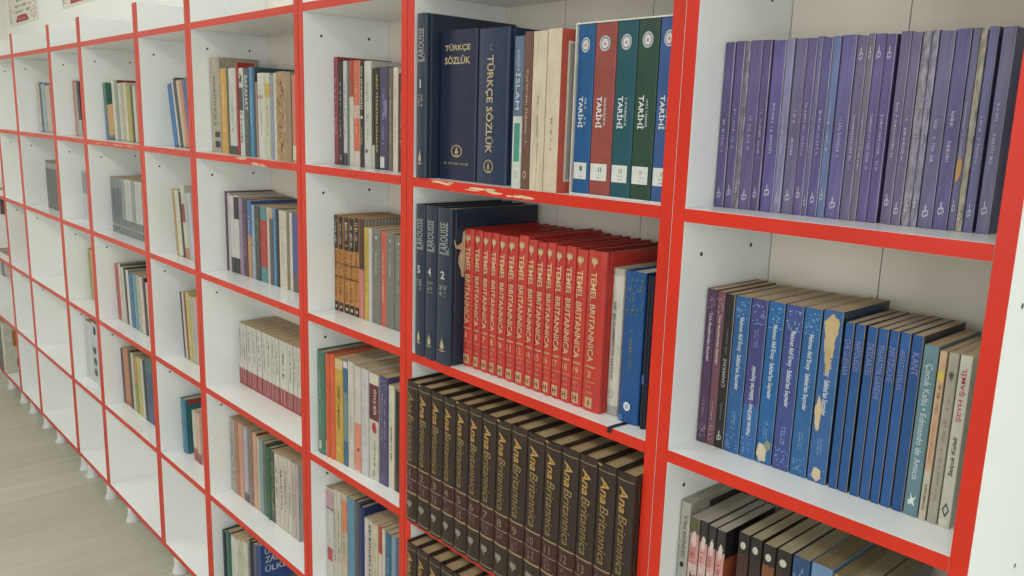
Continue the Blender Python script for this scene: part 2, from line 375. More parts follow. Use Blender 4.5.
# --- narrow bookcase nearest the camera
NB = 'nearest narrow bookcase'
pb = []
PUR = ['#63568c', '#62558a', '#6a5c86', '#6b5c90', '#5f5286', '#66599a', '#8484ae', '#6f668f', '#675a8f', '#6a6498', '#5f5590', '#6478aa', '#67609a', '#6a6088', '#746880', '#665490', '#5f4f8c', '#6c5c86', '#6f5f88', '#7a768c', '#77728a', '#6a628c', '#5c578c', '#68648e', '#a29a88', '#68689a', '#716a92']
PB = [(714.1, 723.2), (724.2, 732.7), (733, 738), (738.2, 750), (750.3, 758.6), (760.3, 772.6), (772.8, 780.5), (781.8, 793), (793.2, 802.4), (802.6, 807.4), (807.6, 817.4), (817.6, 825.2), (826.2, 840.2), (841, 851), (851.2, 857.6), (858, 868), (868.2, 878.4), (882, 892.4), (892.6, 902.6), (903.5, 912), (912.2, 919), (920, 934.7), (935.3, 950.2), (951, 958.5), (958.7, 965.6), (966.5, 976.2), (979.7, 993)]
for i, (a, b_) in enumerate(PB):
    top = i in (13, 14, 15, 16)
    sh = [(LOOPS, .28, .70, .87, .94, '#cdc8da')] if top else [(LOOPS, .28, .72, .055+.02*(i % 3), .125+.02*(i % 3), '#cdc8da')]
    worn = i in (2, 19, 20, 24)
    op = dict(edge='#c9c2d0' if i % 4 != 3 else '#a39cb8', kind='worn', greek=[(.36, .64, .34, .56+.04*(i % 3), '#aaa3c2', 12+i % 5)], shape=sh)
    if top: op['greek'] = [(.36, .66, .28, .58, '#aaa3c2', 20)]
    if worn: op['zones'] = [(0, 1, ['#7a7488', '#8c8794', '#89849a', '#a49c88'][(2, 19, 20, 24).index(i)])]; op['kind'] = 'pattern'
    if i == 23: op['patch'] = [(.1, .98, .24, .38, '#c99a48')]
    if i == 6: op['coat'] = .5
    ds = 'purple paperback'
    if i == 2: ds = 'thin scuffed purple paperback'
    if i in (19, 20): ds = 'grey-purple paperback with rubbed spine'
    if i == 24: ds = 'purple paperback with peeled cream spine'
    if i == 23: ds = 'purple paperback with torn ochre patch'
    if i == 6: ds = 'light lavender paperback'
    if i == 11: ds = 'blue-violet paperback'
    if top: ds = 'purple paperback with emblem at spine top'
    op['d'] = .135
    pb.append((a, b_, 0, PUR[i], ds, dict(op, h=.2262+.0022*i/27+.0011*math.sin(i*2.3))))
row(1, 'top shelf, %s' % NB, 'purple paperbacks on the top shelf', (714, .071, 993, .093), 197.5, pb)
SF = "Mehmet Akif Ersoy · Safahat'tan Seçmeler"
def saf(i, updn='down', **k):
    s0 = {0: (.41, .87), 1: (.147, .59), 2: (.41, .865), 3: (.39, .85), 4: (.40, .85), 5: (.40, .82)}[i]
    return dict(dict(text=[(SF, .32, .70, s0[0], s0[1], '#d9e4ee', updn, True)], orn=[(.83, .98, '#86b4da', 26), (.02, .14, '#86b4da', 22)], greek=[(.52, .64, .16, .27, '#8fb0d4', 16, 'up'), (.36, .48, .16, .27, '#8fb0d4', 16, 'up')], edge='#9db6cf', rough=.3, d=.135, sides='#33465f'), **k)
TH = dict(edge='#b7a08c', d=.132, sides='#33303a')
def thn(s, z0): return dict(TH, text=[(s, .22, .84, z0, .905, '#8f90c4', 'down')], greek=[])
row(2, 'second shelf, %s' % NB, 'blue paperbacks on the second shelf', (697, .0785, 930, .082), 376, [
 (701, 710.8, 289.4, '#5b3f62', 'plum paperback with white ornaments', dict(orn=[(.84, .98, '#c8a8b8', 18), (.02, .14, '#d0b6c4', 18)], text=[('Türk Masallarından Seçmeler', .32, .70, .535, .853, '#e2d4dc', 'down', True)], greek=[(.4, .6, .17, .3, '#b898a8', 20)], d=.135)),
 (711, 719.4, 292, '#7c4f5c', 'rose-brown paperback with white ornaments', dict(orn=[(.84, .98, '#dcb8bc', 18), (.02, .14, '#d8b8bc', 18)], text=[('Türk Masallarından Seçmeler', .32, .70, .535, .853, '#ead6d4', 'down', True)], greek=[(.4, .6, .17, .3, '#c8a0a4', 20)], d=.135)),
 (719.6, 728.6, 294.6, '#2c2a2a', 'black paperback with white capitals', dict(edge='#cfc4a8', text=[('ÇANAKKALE', .28, .74, .405, .59, '#cfcac0', 'up')], greek=[(.36, .6, .62, .78, '#8a8680', 14, 'up'), (.4, .6, .18, .3, '#8a8680', 14)], shape=[(LOOPS, .25, .75, .05, .12, '#d8d4cc')], d=.13)),
 (729.4, 744.6, 297, '#2a66a4', 'blue paperback with white ornaments', saf(0)),
 (745.6, 761.4, 299.6, '#4a4c8c', 'violet-blue paperback with upside-down title', saf(1, 'up', greek=[(.5, .64, .70, .82, '#8f98cc', 16), (.34, .46, .70, .82, '#8f98cc', 16)], zones=[(0, .34, '#2f6cb0')])),
 (762.5, 778.6, 302.6, '#1a6aae', 'bright blue paperback chipped at the foot', saf(2, patch=[(.0, .8, .0, .14, '#dccfa8'), (.5, 1.0, .08, .16, '#8d9a80')])),
 (779.8, 797.4, 305.8, '#44559a', 'indigo paperback with white ornaments', saf(3)),
 (798.5, 815.8, 308.8, '#256ba8', 'blue paperback beside the torn one', saf(4)),
 (817.2, 837, 311, '#336aa8', 'blue paperback with torn spine top', saf(5, patch=[(.0, .98, .80, 1.0, '#cdb27a'), (.12, .8, .70, .90, '#d2b988'), (.3, .66, .62, .80, '#cdb27a'), (.05, .5, .30, .52, '#d8c196'), (.25, .8, .0, .095, '#dccb9e')], orn=[(.02, .12, '#86b4da', 12)])),
 (839.8, 849, 323, '#185a9c', 'thin royal blue paperback', thn('CHE GUEVARA', 0.69)),
 (850.2, 860, 325.2, '#1b5c9e', 'thin royal blue paperback', thn('NAPOLEON', 0.73)),
 (862.4, 872.4, 327.4, '#185a9c', 'thin royal blue paperback', thn('DESCARTES', 0.72)),
 (873.4, 883.6, 329.4, '#1f5ea2', 'thin royal blue paperback', thn('MAHATMA GANDHI', 0.6)),
 (884.8, 894.4, 331.2, '#1a5ba0', 'thin royal blue paperback', thn('NIETZSCHE', 0.71)),
 (895.6, 906.4, 333.4, '#205fa4', 'thin royal blue paperback', thn('ARİSTOTELES', 0.68)),
 (907.6, 919.4, 336, '#185494', 'thin royal blue paperback', thn('KANT', 0.78)),
 (920.4, 935.8, 346, '#67909a', 'teal-grey paperback with white script title', dict(text=[('Çocuk Kalbi • Edmondo de Amicis', .22, .76, .22, .895, '#d8e4e4', 'down')], shape=[(PEN, .25, .8, .06, .14, '#e4ecec')], d=.135, edge='#8fa8aa')),
 (936.8, 945.2, 351.5, '#d8b48c', 'peach paperback with a yellow band', dict(zones=[(.83, .885, '#e8cc3c'), (0, .30, '#cfc8b0')], text=[('CUMBADAN RUMBAYA', .3, .7, .34, .60, '#d0784c', 'up'), ('PEYAMİ SAFA', .28, .7, .06, .22, '#4a4a3c', 'up', True)], greek=[(.3, .7, .64, .81, '#6a4a3a', 14, 'up')], d=.12, edge='#9c8468')),
 (946, 957.4, 353.5, '#b6b09c', 'greyish cream paperback with pale lettering', dict(greek=[(.36, .66, .14, .74, '#8f8a78', 34, 'up')], shape=[(THISTLE, .3, .7, .83, .9, '#5c5a50')], d=.12)),
 (958, 971.6, 356, '#d8d4c4', 'white paperback with pink-red capitals', dict(text=[('ŞEYH ŞAMİL', .2, .74, .62, .93, '#d0475c', 'up', True), ('Selçuk Kuleli', .3, .72, .305, .535, '#2f302c', 'up', True, True)], shape=[(ring_gl(4, .5, .3), .2, .8, .06, .15, '#4c4c48')], patch=[(0, .9, 0, .06, '#eae4d0')], edge='#b09468', d=.12)),
])
PK = dict(zones=[(.86, 1, '#3a3634'), (.72, .86, '#d69a92'), (.0, .72, '#d8b8b0')], patch=[(.25, .85, .80, .92, '#d8c8be')], d=.135, sides='#2e2b2c', pages='#b7b0a0', greek=[(.2, .8, .70, .80, '#c05a50', 10)], shape=[(PEN, .1, .9, .56, .66, '#2c2a2a'), (PEN, .1, .9, .2, .5, '#3a3030')], kind='worn')
DK = lambda c: dict(zones=[(0, .88, c), (.88, 1, '#2e2826')], shape=[(disc_gl(10), .22, .72, .905, .95, '#cfc8ba')], d=.14, pages='#b3a584', kind='worn')
row(3, 'third shelf, %s' % NB, 'books on the third shelf below the blue paperbacks', .062, 566, [
 (676.8, 686.6, 502.5, '#b4b2a6', 'grey paperback with black capitals', dict(text=[('İSKENDER PALA', .25, .74, .66, .92, '#2c2c2c', 'up')], shape=[(disc_gl(12), .3, .7, .60, .635, '#2a2a2a')], greek=[(.3, .7, .2, .55, '#3a3a3a', 20, 'up')], sides='#9d9a8c', d=.165, crect=[(.30, .95, .90, .97, '#2e2c2a')], pages='#aaa490')),
 (687.2, 696.8, 518.5, '#d8b8b0', 'pink patterned paperback with black flames', dict(PK, zones=[(.9, 1, '#6a6440'), (.70, .9, '#cf8f84'), (0, .70, '#d8b8b0')])),
 (697.4, 705.4, 521.5, '#d8b8b0', 'pink patterned paperback with black flames', PK), (706, 713.8, 526.5, '#d8b8b0', 'pink patterned paperback with black flames', PK),
 (714.6, 723.4, 531, '#d8b8b0', 'pink and black paperback with orange cover edge', dict(PK, crect=[(.0, .45, .0, .82, '#c05c34')])),
 (736.2, 747.6, 534, '#4a2c24', 'dark brown paperback with pale crescent', DK('#4a2c26')), (748.6, 760.4, 539, '#3e2c2a', 'dark grey-brown paperback with pale crescent', DK('#3c2c2a')),
 (761.8, 774.6, 546, '#6c4428', 'rust-brown paperback with pale crescent', DK('#8a5028')), (776, 791, 551.5, '#3a2e2c', 'blackish paperback with pale crescent', DK('#40302c')),
 (792.4, 810.4, 558.5, '#2f5480', 'blue speckled paperback', dict(orn=[(.3, 1, '#7fa6cc', 40)], d=.15, pages='#a4946e')),
 (811.6, 834, 566, '#6c94bc', 'light blue thick paperback', dict(d=.15, pages='#8c7850')), (835, 851, 577, '#b88a4c', 'ochre paperback top edge', dict(d=.155, pages='#8a7850')),
 (852, 872, 583, '#8c7c60', 'tan paperback top edge', dict(d=.155, pages='#97896a')), (873, 892, 591, '#8a8070', 'drab paperback top edge', dict(d=.14, pages='#97896a'))])
# --- wide bookcase nearest the camera
WB = 'nearest wide bookcase'
LARC = '#27364d'
def lar(num, z0=0.66, cov=None, **k):
    cr = []
    if cov: cr = [(.16, .95, .90, .903, '#46556e'), (.16, .165, .12, .9, '#3a4a62')]
    return dict(dict(hard=True, text=[('LAROUSSE', .3, .82, .72, .912, '#b9bdb6', 'up')], rect=[(.22, .9, .712, .717, '#9aa09c', 'spine_rule'), (.22, .26, .717, .775, '#9aa09c', 'spine_rule'), (.84, .88, .717, .76, '#9aa09c', 'spine_rule'), (.2, .8, .51, .514, '#8f958f', 'spine_rule')], shape=[(glyphs(num, True), .46 if num == '1' else .36, .58 if num == '1' else .64, .555, .605, '#d8dad2'), (FLAME, .25, .78, .085, .175, '#c8b88c')],
        greek=[(.28, .5, .44, .505, '#a8a898', 6), (.55, .78, .44, .505, '#a8a898', 6)], rough=.35, coat=.3, bulge=.0015, d=.222, crect=cr), **k)
TH_ = lambda n: dict(hard=False, text=[('TARİHİ', .20, .52, .395, .58, '#f2f4f2', 'down', True), (n, .42, .58, .135, .165, '#606060', 'h')], rect=[(.06, .84, .085, .185, '#e6e8e2', 'spine_sticker')], greek=[(.55, .68, .405, .57, '#cfd6d8', 18), (.36, .66, .117, .13, '#8a8a88', 9, 'h'), (.36, .66, .097, .11, '#8a8a88', 9, 'h')],
    shape=[(disc_gl(20), .22, .72, .838, .925, '#dde2e0'), (ring_gl(20, .5, .38), .255, .685, .844, .919, '#7a8896'), (disc_gl(14, .5), .37, .57, .864, .899, '#e0dcd8'), (PEN, .41, .53, .87, .893, '#c4605c')], d=.165, rough=.32, coat=.25)
ttk = dict(hard=True, rough=.33, coat=.25)
def kuran_side(root, w, h, d): pass
row(1, 'top shelf, %s' % WB, 'books on the top shelf of the nearest wide bookcase', .02, (416, 100, 672, 100), [
 (416, 426.2, 12, LARC, 'tall navy dictionary volume with ribbed cover, tallest', lar('1', y=-.004, cov=1, h=.303)),
 (439.6, 476.4, 30, '#1f2a4a', 'navy dictionary with gilt title across its spine', dict(ttk, y=.026, v=110, text=[('TÜRKÇE', .15, .83, .858, .912, '#d4c090', 'h', True), ('SÖZLÜK', .15, .83, .778, .834, '#d4c090', 'h', True)], shape=[(ring_gl(22, .5, .42), .36, .66, .155, .24, '#c2ad78'), (FLAME, .42, .60, .165, .23, '#c2ad78')], greek=[(.16, .82, .105, .125, '#b8a878', 24, 'h')], bulge=.001, d=.19)),
 (477.4, 508, 28, '#24385a', 'navy dictionary, gilt title running down spine', dict(ttk, y=.026, v=110, text=[('TÜRKÇE SÖZLÜK', .30, .60, .20, .83, '#cdb98a', 'down', True)], shape=[(ring_gl(22, .5, .4), .3, .62, .07, .16, '#b8a674'), (FLAME, .38, .54, .08, .15, '#b8a674'), (glyphs('C'), .42, .54, .86, .90, '#7d8ea2')], bulge=.0025, d=.19)),
 (513, 522.2, 36, '#d6dcd2', 'slim book with slate and white spine', dict(y=.004, v=110, zones=[(.48, 1, '#5f7896')], rect=[(.22, .82, .18, .435, '#3f9c8a', 'spine_panel')], orn=[(.17, .445, '#9cc8bc', 44)], text=[('İSLAM', .26, .82, .525, .765, '#e0e6ea', 'down'), ('DİNİM', .36, .68, .78, .91, '#c4ced8', 'down')], shape=[(ring_gl(12, .5, .4), .35, .65, .07, .115, '#8a8a86')], d=.14)),
 (522.6, 530.8, 31.5, '#77503f', 'slim brown book with cream lettering', dict(y=.002, v=110, text=[("Kur'an'dan Öğütler -1-", .3, .7, .28, .76, '#dccab4', 'down')], shape=[(ring_gl(12, .5, .36), .3, .7, .07, .12, '#d8c8b4')], d=.14)),
 (531.2, 545, 31, '#dccbae', 'mottled cream paperback', dict(y=.001, v=110, kind='worn', greek=[(.42, .58, .34, .60, '#9a8a72', 20), (.5, .62, .1, .3, '#9a8a72', 8)], d=.15)),
 (545.4, 559.4, 28.5, '#dfceb2', 'plain cream paperback with red-bordered cover', dict(y=.000, v=110, greek=[(.42, .56, .30, .46, '#8a7c68', 12)], shape=[(glyphs('c'), .42, .56, .26, .28, '#8a7c68')], edge='#dc5a40', sides='#dc5a40', crect=[(.10, .95, .07, .93, '#f0e8da'), (.13, .93, .085, .915, '#b9b2a4')], d=.15)),
 (576, 592.4, 26, '#04609c', 'blue history volume in white slipcase', dict(TH_('I'), y=.022, v=100, rough=.32)),
 (592.8, 614, 24, '#a34a40', 'brick red history volume in white slipcase', dict(TH_('II'), y=.022, v=100)),
 (614.4, 634.6, 22, '#0e5a66', 'teal history volume in white slipcase', dict(TH_('III'), y=.022, v=100)),
 (635, 656, 19, '#2c4f3e', 'dark green history volume in white slipcase', dict(TH_('IV'), y=.022, v=100)),
 (656.6, 677, 17, '#355f9e', 'mid blue history volume in white slipcase', dict(TH_('V'), y=.022, v=100)),
])
# white slipcase around the five history volumes
pa, pz = at(573.0, 100, .020), at(678.6, 100, .020); zt = z_at(at(585, 24, .022).x, .022, 25.2)
sc = MB(); x0, x1, z0, z1 = pa.x, min(pz.x, X['B']-.0226), SHELF[1]+.0001, zt+.004
sl = empty('slipcase', (x0, .020, SHELF[1])); tag(sl, 'white cardboard slipcase holding five coloured history volumes', 'slipcase')
MB().box((0, 0, .0001), (.0022, .175, z1-z0)).build('side_wall', mat('#e8e8e0', .6), sl); MB().box((x1-x0-.0022, 0, .0001), (x1-x0, .175, z1-z0)).build('side_wall', mat('#e8e8e0', .6), sl)
MB().box((.0022, 0, z1-z0-.0022), (x1-x0-.0022, .175, z1-z0)).build('top_wall', mat('#e8e8e0', .6), sl); MB().box((.0022, .173, .0024), (x1-x0-.0022, .175, z1-z0-.0022)).build('back_wall', mat('#e8e8e0', .6), sl)
MB().box((.0022, 0, .0001), (x1-x0-.0022, .175, .0022)).build('bottom_wall', mat('#e8e8e0', .6), sl)
for o in bpy.data.objects:
    if o.get('label', '').find('in white slipcase') > 0: o.location.z += .0024
TB = dict(hard=True, rough=.32, coat=.35, d=.19, pages='#7c1f1a', bulge=.002)  # red page tops, their colour darkened for the shade on them
def tb(n, **k):
    a, b_ = (.27, .58) if n == '20' else (.2, .76)
    return dict(TB, text=[('TEMEL BRITANNICA', a, b_, .314, .873, '#dfb886', 'down', True), (n, a+(.2 if n == '1' else .04), b_-(.2 if n == '1' else .06), .213, .258, '#dfb886', 'h')], rect=[(a-.08, b_+.12, .278, .290, '#cf9a68', 'spine_rule'), (a-.08, b_+.12, .184, .189, '#cf9a68', 'spine_rule'), (a-.03, b_+.03, .022, .088, '#d8b27c', 'spine_badge')],
        greek=[(a, b_, .148, .166, '#cf9a68', 6, 'h'), (a-.04, b_+.06, .112, .128, '#cf9a68', 8, 'h')], shape=[(THISTLE, a, b_, .892, .965, '#d8b880'), (glyphs('H', True), a+.1, b_-.1, .034, .076, '#8c2a20')], **k)
def flap(root, w, h, d):
    pts = [(.0022, .985), (-.0015, .975), (-.003, .90), (-.0105, .875), (-.0135, .925), (-.0145, .915), (-.0120, .862), (-.004, .845), (-.0075, .80), (-.0078, .75), (-.004, .70), (-.003, .655), (.001, .645), (.0022, .68), (.0016, .76), (.0030, .84)]
    V = [(.0022+e if x > .001 else .0012+e, min(x-.001, -.0002)*1.7-.0004, z*h) for e in (0, .0007) for x, z in pts]; n = len(pts)
    mesh('torn_flap', V, [tuple(range(n)), tuple(range(2*n-1, n-1, -1))]+[(k, k+n, (k+1) % n+n, (k+1) % n) for k in range(n)], mat('#d8b48c', .8), root)
TBX = [(461.9, 473.2, 229.4), (474, 481.8, 232), (482.3, 490.2, 233.2), (490.6, 498, 234), (498.6, 507, 236), (507.4, 516.9, 237), (517.4, 527, 235.2), (527.4, 535.9, 240), (536.3, 545.4, 242.5), (545.8, 554.3, 244.4), (554.7, 564.3, 245.7), (564.7, 575, 247.5), (575.4, 586.4, 248.8), (586.8, 606, 250.6)]
NUM = ['1', '3', '7', '8', '9', '11', '12', '14', '15', '16', '17', '18', '19', '20']
bs = [(415, 424.6, 202.5, LARC, 'navy dictionary volume, leftmost of three', lar('5', y=-.002, h=.303)), (425, 435.9, 205, LARC, 'navy dictionary volume, middle of three', lar('4', y=-.002, h=.303)),
      (436.4, 450.6, 208, LARC, 'navy dictionary volume with embossed cover showing', lar('2', y=-.002, cov=1, h=.303, ctext=[('BÜYÜK', .42, .80, .82, .87, '#5a6880')]))]
for i, (a, b_, vt) in enumerate(TBX):
    pk = dict(tb(NUM[i], **({'extra': flap} if i == 0 else {}), h=.2665+(.006 if i == 6 else 0)+.001*math.sin(i*3)))
    ds = 'red gilt encyclopedia volume'
    if i == 6: ds = 'red gilt encyclopedia volume standing slightly taller'
    if i == 13: ds = 'thick red gilt encyclopedia volume'
    bs.append((a, b_, vt, '#cf2a16' if i % 3 else '#d62f1a', ds, pk))
def ribbon(root, w, h, d):
    V = []; Fs = []
    pts = [(.022, .020, .0010), (.021, -.0, .0010), (.019, -.022, .0010), (.018, -.0372, .0009), (.0175, -.0392, -.001), (.017, -.0394, -.008)]
    for (px_, py, pz_) in pts: V += [(px_-.004, py, pz_), (px_+.004, py, pz_)]
    for i in range(len(pts)-1): Fs.append((2*i, 2*i+1, 2*i+3, 2*i+2))
    o = mesh('ribbon_bookmark', V, Fs, mat('#24282c', .7), root); md = o.modifiers.new('s', 'SOLIDIFY'); md.thickness = .0006; md.offset = 0
bs += [(607.4, 624.2, 257.5, '#d5d0c2', 'white hardback with grey lettering', dict(hard=True, y=.045, h=.243, text=[('HZ. MUHAMMED’İN HAYATI', .34, .62, .25, .78, '#5c5c54', 'down', True, True)], zones=[(0, .07, '#a9aaa0'), (.955, 1, '#b8b4a4')], shape=[(ring_gl(16, .5, .42), .34, .68, .12, .18, '#8a8a82')], d=.16, greek=[])),
       (625, 645.8, 258.5, '#08559a', 'deep blue hardback with ribbon bookmark', dict(hard=True, y=.037, h=.245, greek=[(.42, .62, .34, .62, '#6f7c4c', 16)], orn=[(.70, .97, '#5f7a62', 40)], shape=[(disc_gl(18), .32, .66, .085, .145, '#dfe4ea'), (ring_gl(10, .5, .2), .42, .56, .10, .13, '#7b93b4'), (disc_gl(12), .02, .3, .01, .05, '#4f86c0')], extra=ribbon, sides='#0b2f66', pages='#d0ccc0', d=.165)),
       (647.2, 653.6, 262, '#1c2236', 'thin black hardback beside the divider', dict(hard=True, y=.035, h=.243, rect=[(.1, .6, .30, .36, '#4a62a8', 'spine_mark')], d=.165))]
row(2, 'second shelf, %s' % WB, 'volumes on the second shelf of the nearest wide bookcase', .030, (415, 280, 655, 290), bs)
ABX = [405.9, 417.4, 430, 442.4, 454.8, 467.8, 481, 495.6, 510.4, 526.6, 544.3, 561.2, 579.3, 597.9, 617.4, 638.5]
def ana(i):
    return dict(hard=True, rough=.45, coat=.1, d=.205, pages='#c2a274', bulge=.0025, pinset=.006, zones=[(.216, .414, '#4a2322')],
        text=[('Ana', .27, .73, .785, .93, '#c99a46' if i else '#9a7c40', 'down', True, True), ('Britannica', .29, .75, .445, .775, '#a3864c', 'down', False, True), (str(i+1), .42 if i == 0 else .3, .52 if i == 0 else .62, .335, .385, '#a08a70', 'h')],
        rect=[(.04, .96, .962, .966, '#b09468', 'spine_rule'), (.04, .96, .410, .419, '#a8925f', 'spine_rule'), (.04, .96, .311, .317, '#a08a70', 'spine_rule'), (.04, .96, .210, .221, '#a8925f', 'spine_rule'), (.04, .96, .020, .025, '#a8a088', 'spine_rule')],
        greek=[(.28, .46, .232, .295, '#8a7460', 5), (.52, .68, .232, .295, '#8a7460', 5)], shape=[(THISTLE, .22, .66, .092, .163, '#9a9284')])
def chip(i): return {'patch': [(.0, .3, .985, 1.0, '#b89a68')]} if i % 3 == 1 else {}
row(3, 'third shelf, %s' % WB, 'dark brown encyclopedia volumes on the third shelf', -.001, 465,
    [(ABX[i]+.15, ABX[i+1]-.15, 0, '#3a2c22', 'dark brown encyclopedia volume with gilt lettering', dict(ana(i), h=.3035+.0008*math.sin(i*1.7), **chip(i))) for i in range(15)])
for o in [o for o in bpy.data.objects if o.get('group') == 'dark brown encyclopedia volumes on the third shelf']: o.scale.z = 1.0
bx2 = [406, 416.4, 428.2, 440.6, 453.6, 466.8, 480.6, 495]
row(4, 'fourth shelf, %s' % WB, 'dark brown encyclopedia volumes on the fourth shelf', -.001, 557.5,
    [(bx2[i]+.15, bx2[i+1]-.15, 0, '#3a2c22', 'dark brown encyclopedia volume with gilt lettering', dict(ana(i+15), h=.3035)) for i in range(7)])
# --- second narrow bookcase
SN = 'second narrow bookcase'
g = lambda c, n=14, a=.34, b_=.66, z0=.25, z1=.8, dn='down': (a, b_, z0, z1, c, n, dn)
row(1, 'top shelf, %s' % SN, 'books on the top shelf of the second narrow bookcase', (335, .092, 398, .074), (334, 114, 402, 114), [
 (334, 338.1, 57, '#a23c4e', 'slim maroon paperback', dict(greek=[g('#dcb0b4', 20)])),
 (338.4, 342.9, 62, '#34302c', 'black paperback with grey lettering', dict(greek=[g('#b8b0a0', 24), (.3, .7, .04, .12, '#d8d4c8', 4)])),
 (343.2, 346.8, 61, '#c9c8c2', 'slim grey-white paperback', dict(zones=[(0, .12, '#50484c')], greek=[g('#8a8090', 16)])),
 (347, 349.1, 61, '#6e8078', 'very slim grey-green paperback', dict()),
 (349.3, 353.4, 60.5, '#d4cfbe', 'cream paperback with red upper spine', dict(zones=[(.66, 1, '#bb4432')], greek=[g('#a89a80', 18)])),
 (353.7, 359.6, 60.5, '#e0693e', 'orange paperback with pale middle label', dict(zones=[(0, .15, '#d8c8bc'), (.46, .58, '#d8c0b2')], greek=[g('#eab496', 22)], edge='#e8d8c8')),
 (359.9, 363.8, 61, '#302e2a', 'black paperback with bold white capitals', dict(text=[('SÖZ MÜHENDİSİ', .25, .8, .55, .95, '#dcd8cc', 'down', True)], shape=[(disc_gl(10), .2, .8, .46, .49, '#e0dcd0')], greek=[(.3, .7, .2, .38, '#a8a498', 10)])),
 (364.2, 371.3, 61, '#ccccc2', 'white paperback with plain spine', dict(greek=[g('#a8a89c', 12)], shape=[(disc_gl(8), .2, .5, .14, .18, '#2a2a2a')])),
 (371.6, 374.5, 68.5, '#34382a', 'slim black-green paperback with pale foot', dict(zones=[(0, .24, '#c0c2b4')])),
 (374.7, 379.2, 67.5, '#2c2a2a', 'black paperback with yellow capitals', dict(text=[('ARŞI TİTRETEN DUALAR', .25, .8, .16, .94, '#d8b860', 'down', True)])),
 (379.5, 388, 67, '#4c4468', 'purple-navy paperback with white foot label', dict(hard=False, greek=[g('#8c88b8', 24)], rect=[(.1, .6, .02, .13, '#d8d8d4', 'spine_label')], patch=[(.45, .95, .5, .72, '#8a84a8')])),
 (388.4, 392.7, 68, '#716a5c', 'olive-grey paperback', dict(greek=[g('#b0a894', 20)], edge='#8c3c34')),
 (393, 398.1, 67.5, '#dcd0c0', 'cream and pink slim paperback', dict(edge='#d47c6c', greek=[g('#b8a898', 10)])),
 (398.3, 403.4, 73.5, '#34302c', 'short black paperback by the divider', dict(greek=[g('#8c867a', 12)]))])
BO = lambda: dict(zones=[(0, .10, '#24221e'), (.66, 1, '#2a2824'), (.36, .375, '#2a241c'), (.5, .515, '#2a241c')], greek=[(.22, .8, .70, .95, '#c9c2ac', 10), (.2, .82, .12, .64, '#7a5018', 34)], shape=[(disc_gl(8), .3, .75, .03, .065, '#d8d2c0')], d=.15, sides='#d98a3c', edge='#e09848')
row(2, 'second shelf, %s' % SN, 'books on the second shelf of the second narrow bookcase', (335, .0785, 398, .08), 290, [
 (334.6, 338.4, 215, '#c8862c', 'black and orange paperback', BO()), (339.2, 343.2, 216.6, '#c8862c', 'black and orange paperback', BO()),
 (344.6, 349.2, 217.8, '#c8862c', 'black and orange paperback', BO()), (349.5, 354.2, 218.6, '#c8862c', 'black and orange paperback', BO()), (354.5, 358.9, 218.4, '#c8862c', 'black and orange paperback', BO()),
 (359.2, 364, 219, '#5a3424', 'brown and pink paperback with striped cover', dict(zones=[(0, .5, '#d87c74')], sides='#8f887c', d=.15, crect=[(.02+.06*k, .045+.06*k, .0, .985, '#b8b0a2') for k in range(16)], edge='#5a3424')),
 (364.2, 368.2, 227.5, '#cdb030', 'slim yellow paperback', dict(greek=[g('#8a7420', 12)], d=.12)), (368.4, 371.8, 228.4, '#cfcabc', 'slim white paperback', dict(d=.12)),
 (372.2, 380.5, 229.6, '#7f7e74', 'grey paperback with white lettering', dict(greek=[g('#c4c2b4', 16, .4, .6, .5, .8)], shape=[(disc_gl(8), .4, .6, .9, .93, '#d8d4c8')], d=.13)),
 (380.9, 386, 231.5, '#d45a44', 'coral red slim paperback', dict(greek=[g('#e8b8a4', 18)], edge='#e8a08c', d=.13)),
 (386.3, 394.2, 233, '#7f7e74', 'grey paperback right of the coral one', dict(greek=[g('#c4c2b4', 16, .4, .6, .45, .85)], shape=[(disc_gl(8), .4, .6, .9, .93, '#d8d4c8')], d=.13)),
 (394.5, 402.5, 236, '#7f7e74', 'grey paperback touching the divider', dict(greek=[g('#c4c2b4', 16, .4, .6, .4, .85)], shape=[(disc_gl(8), .4, .6, .9, .93, '#d8d4c8')], d=.13))])
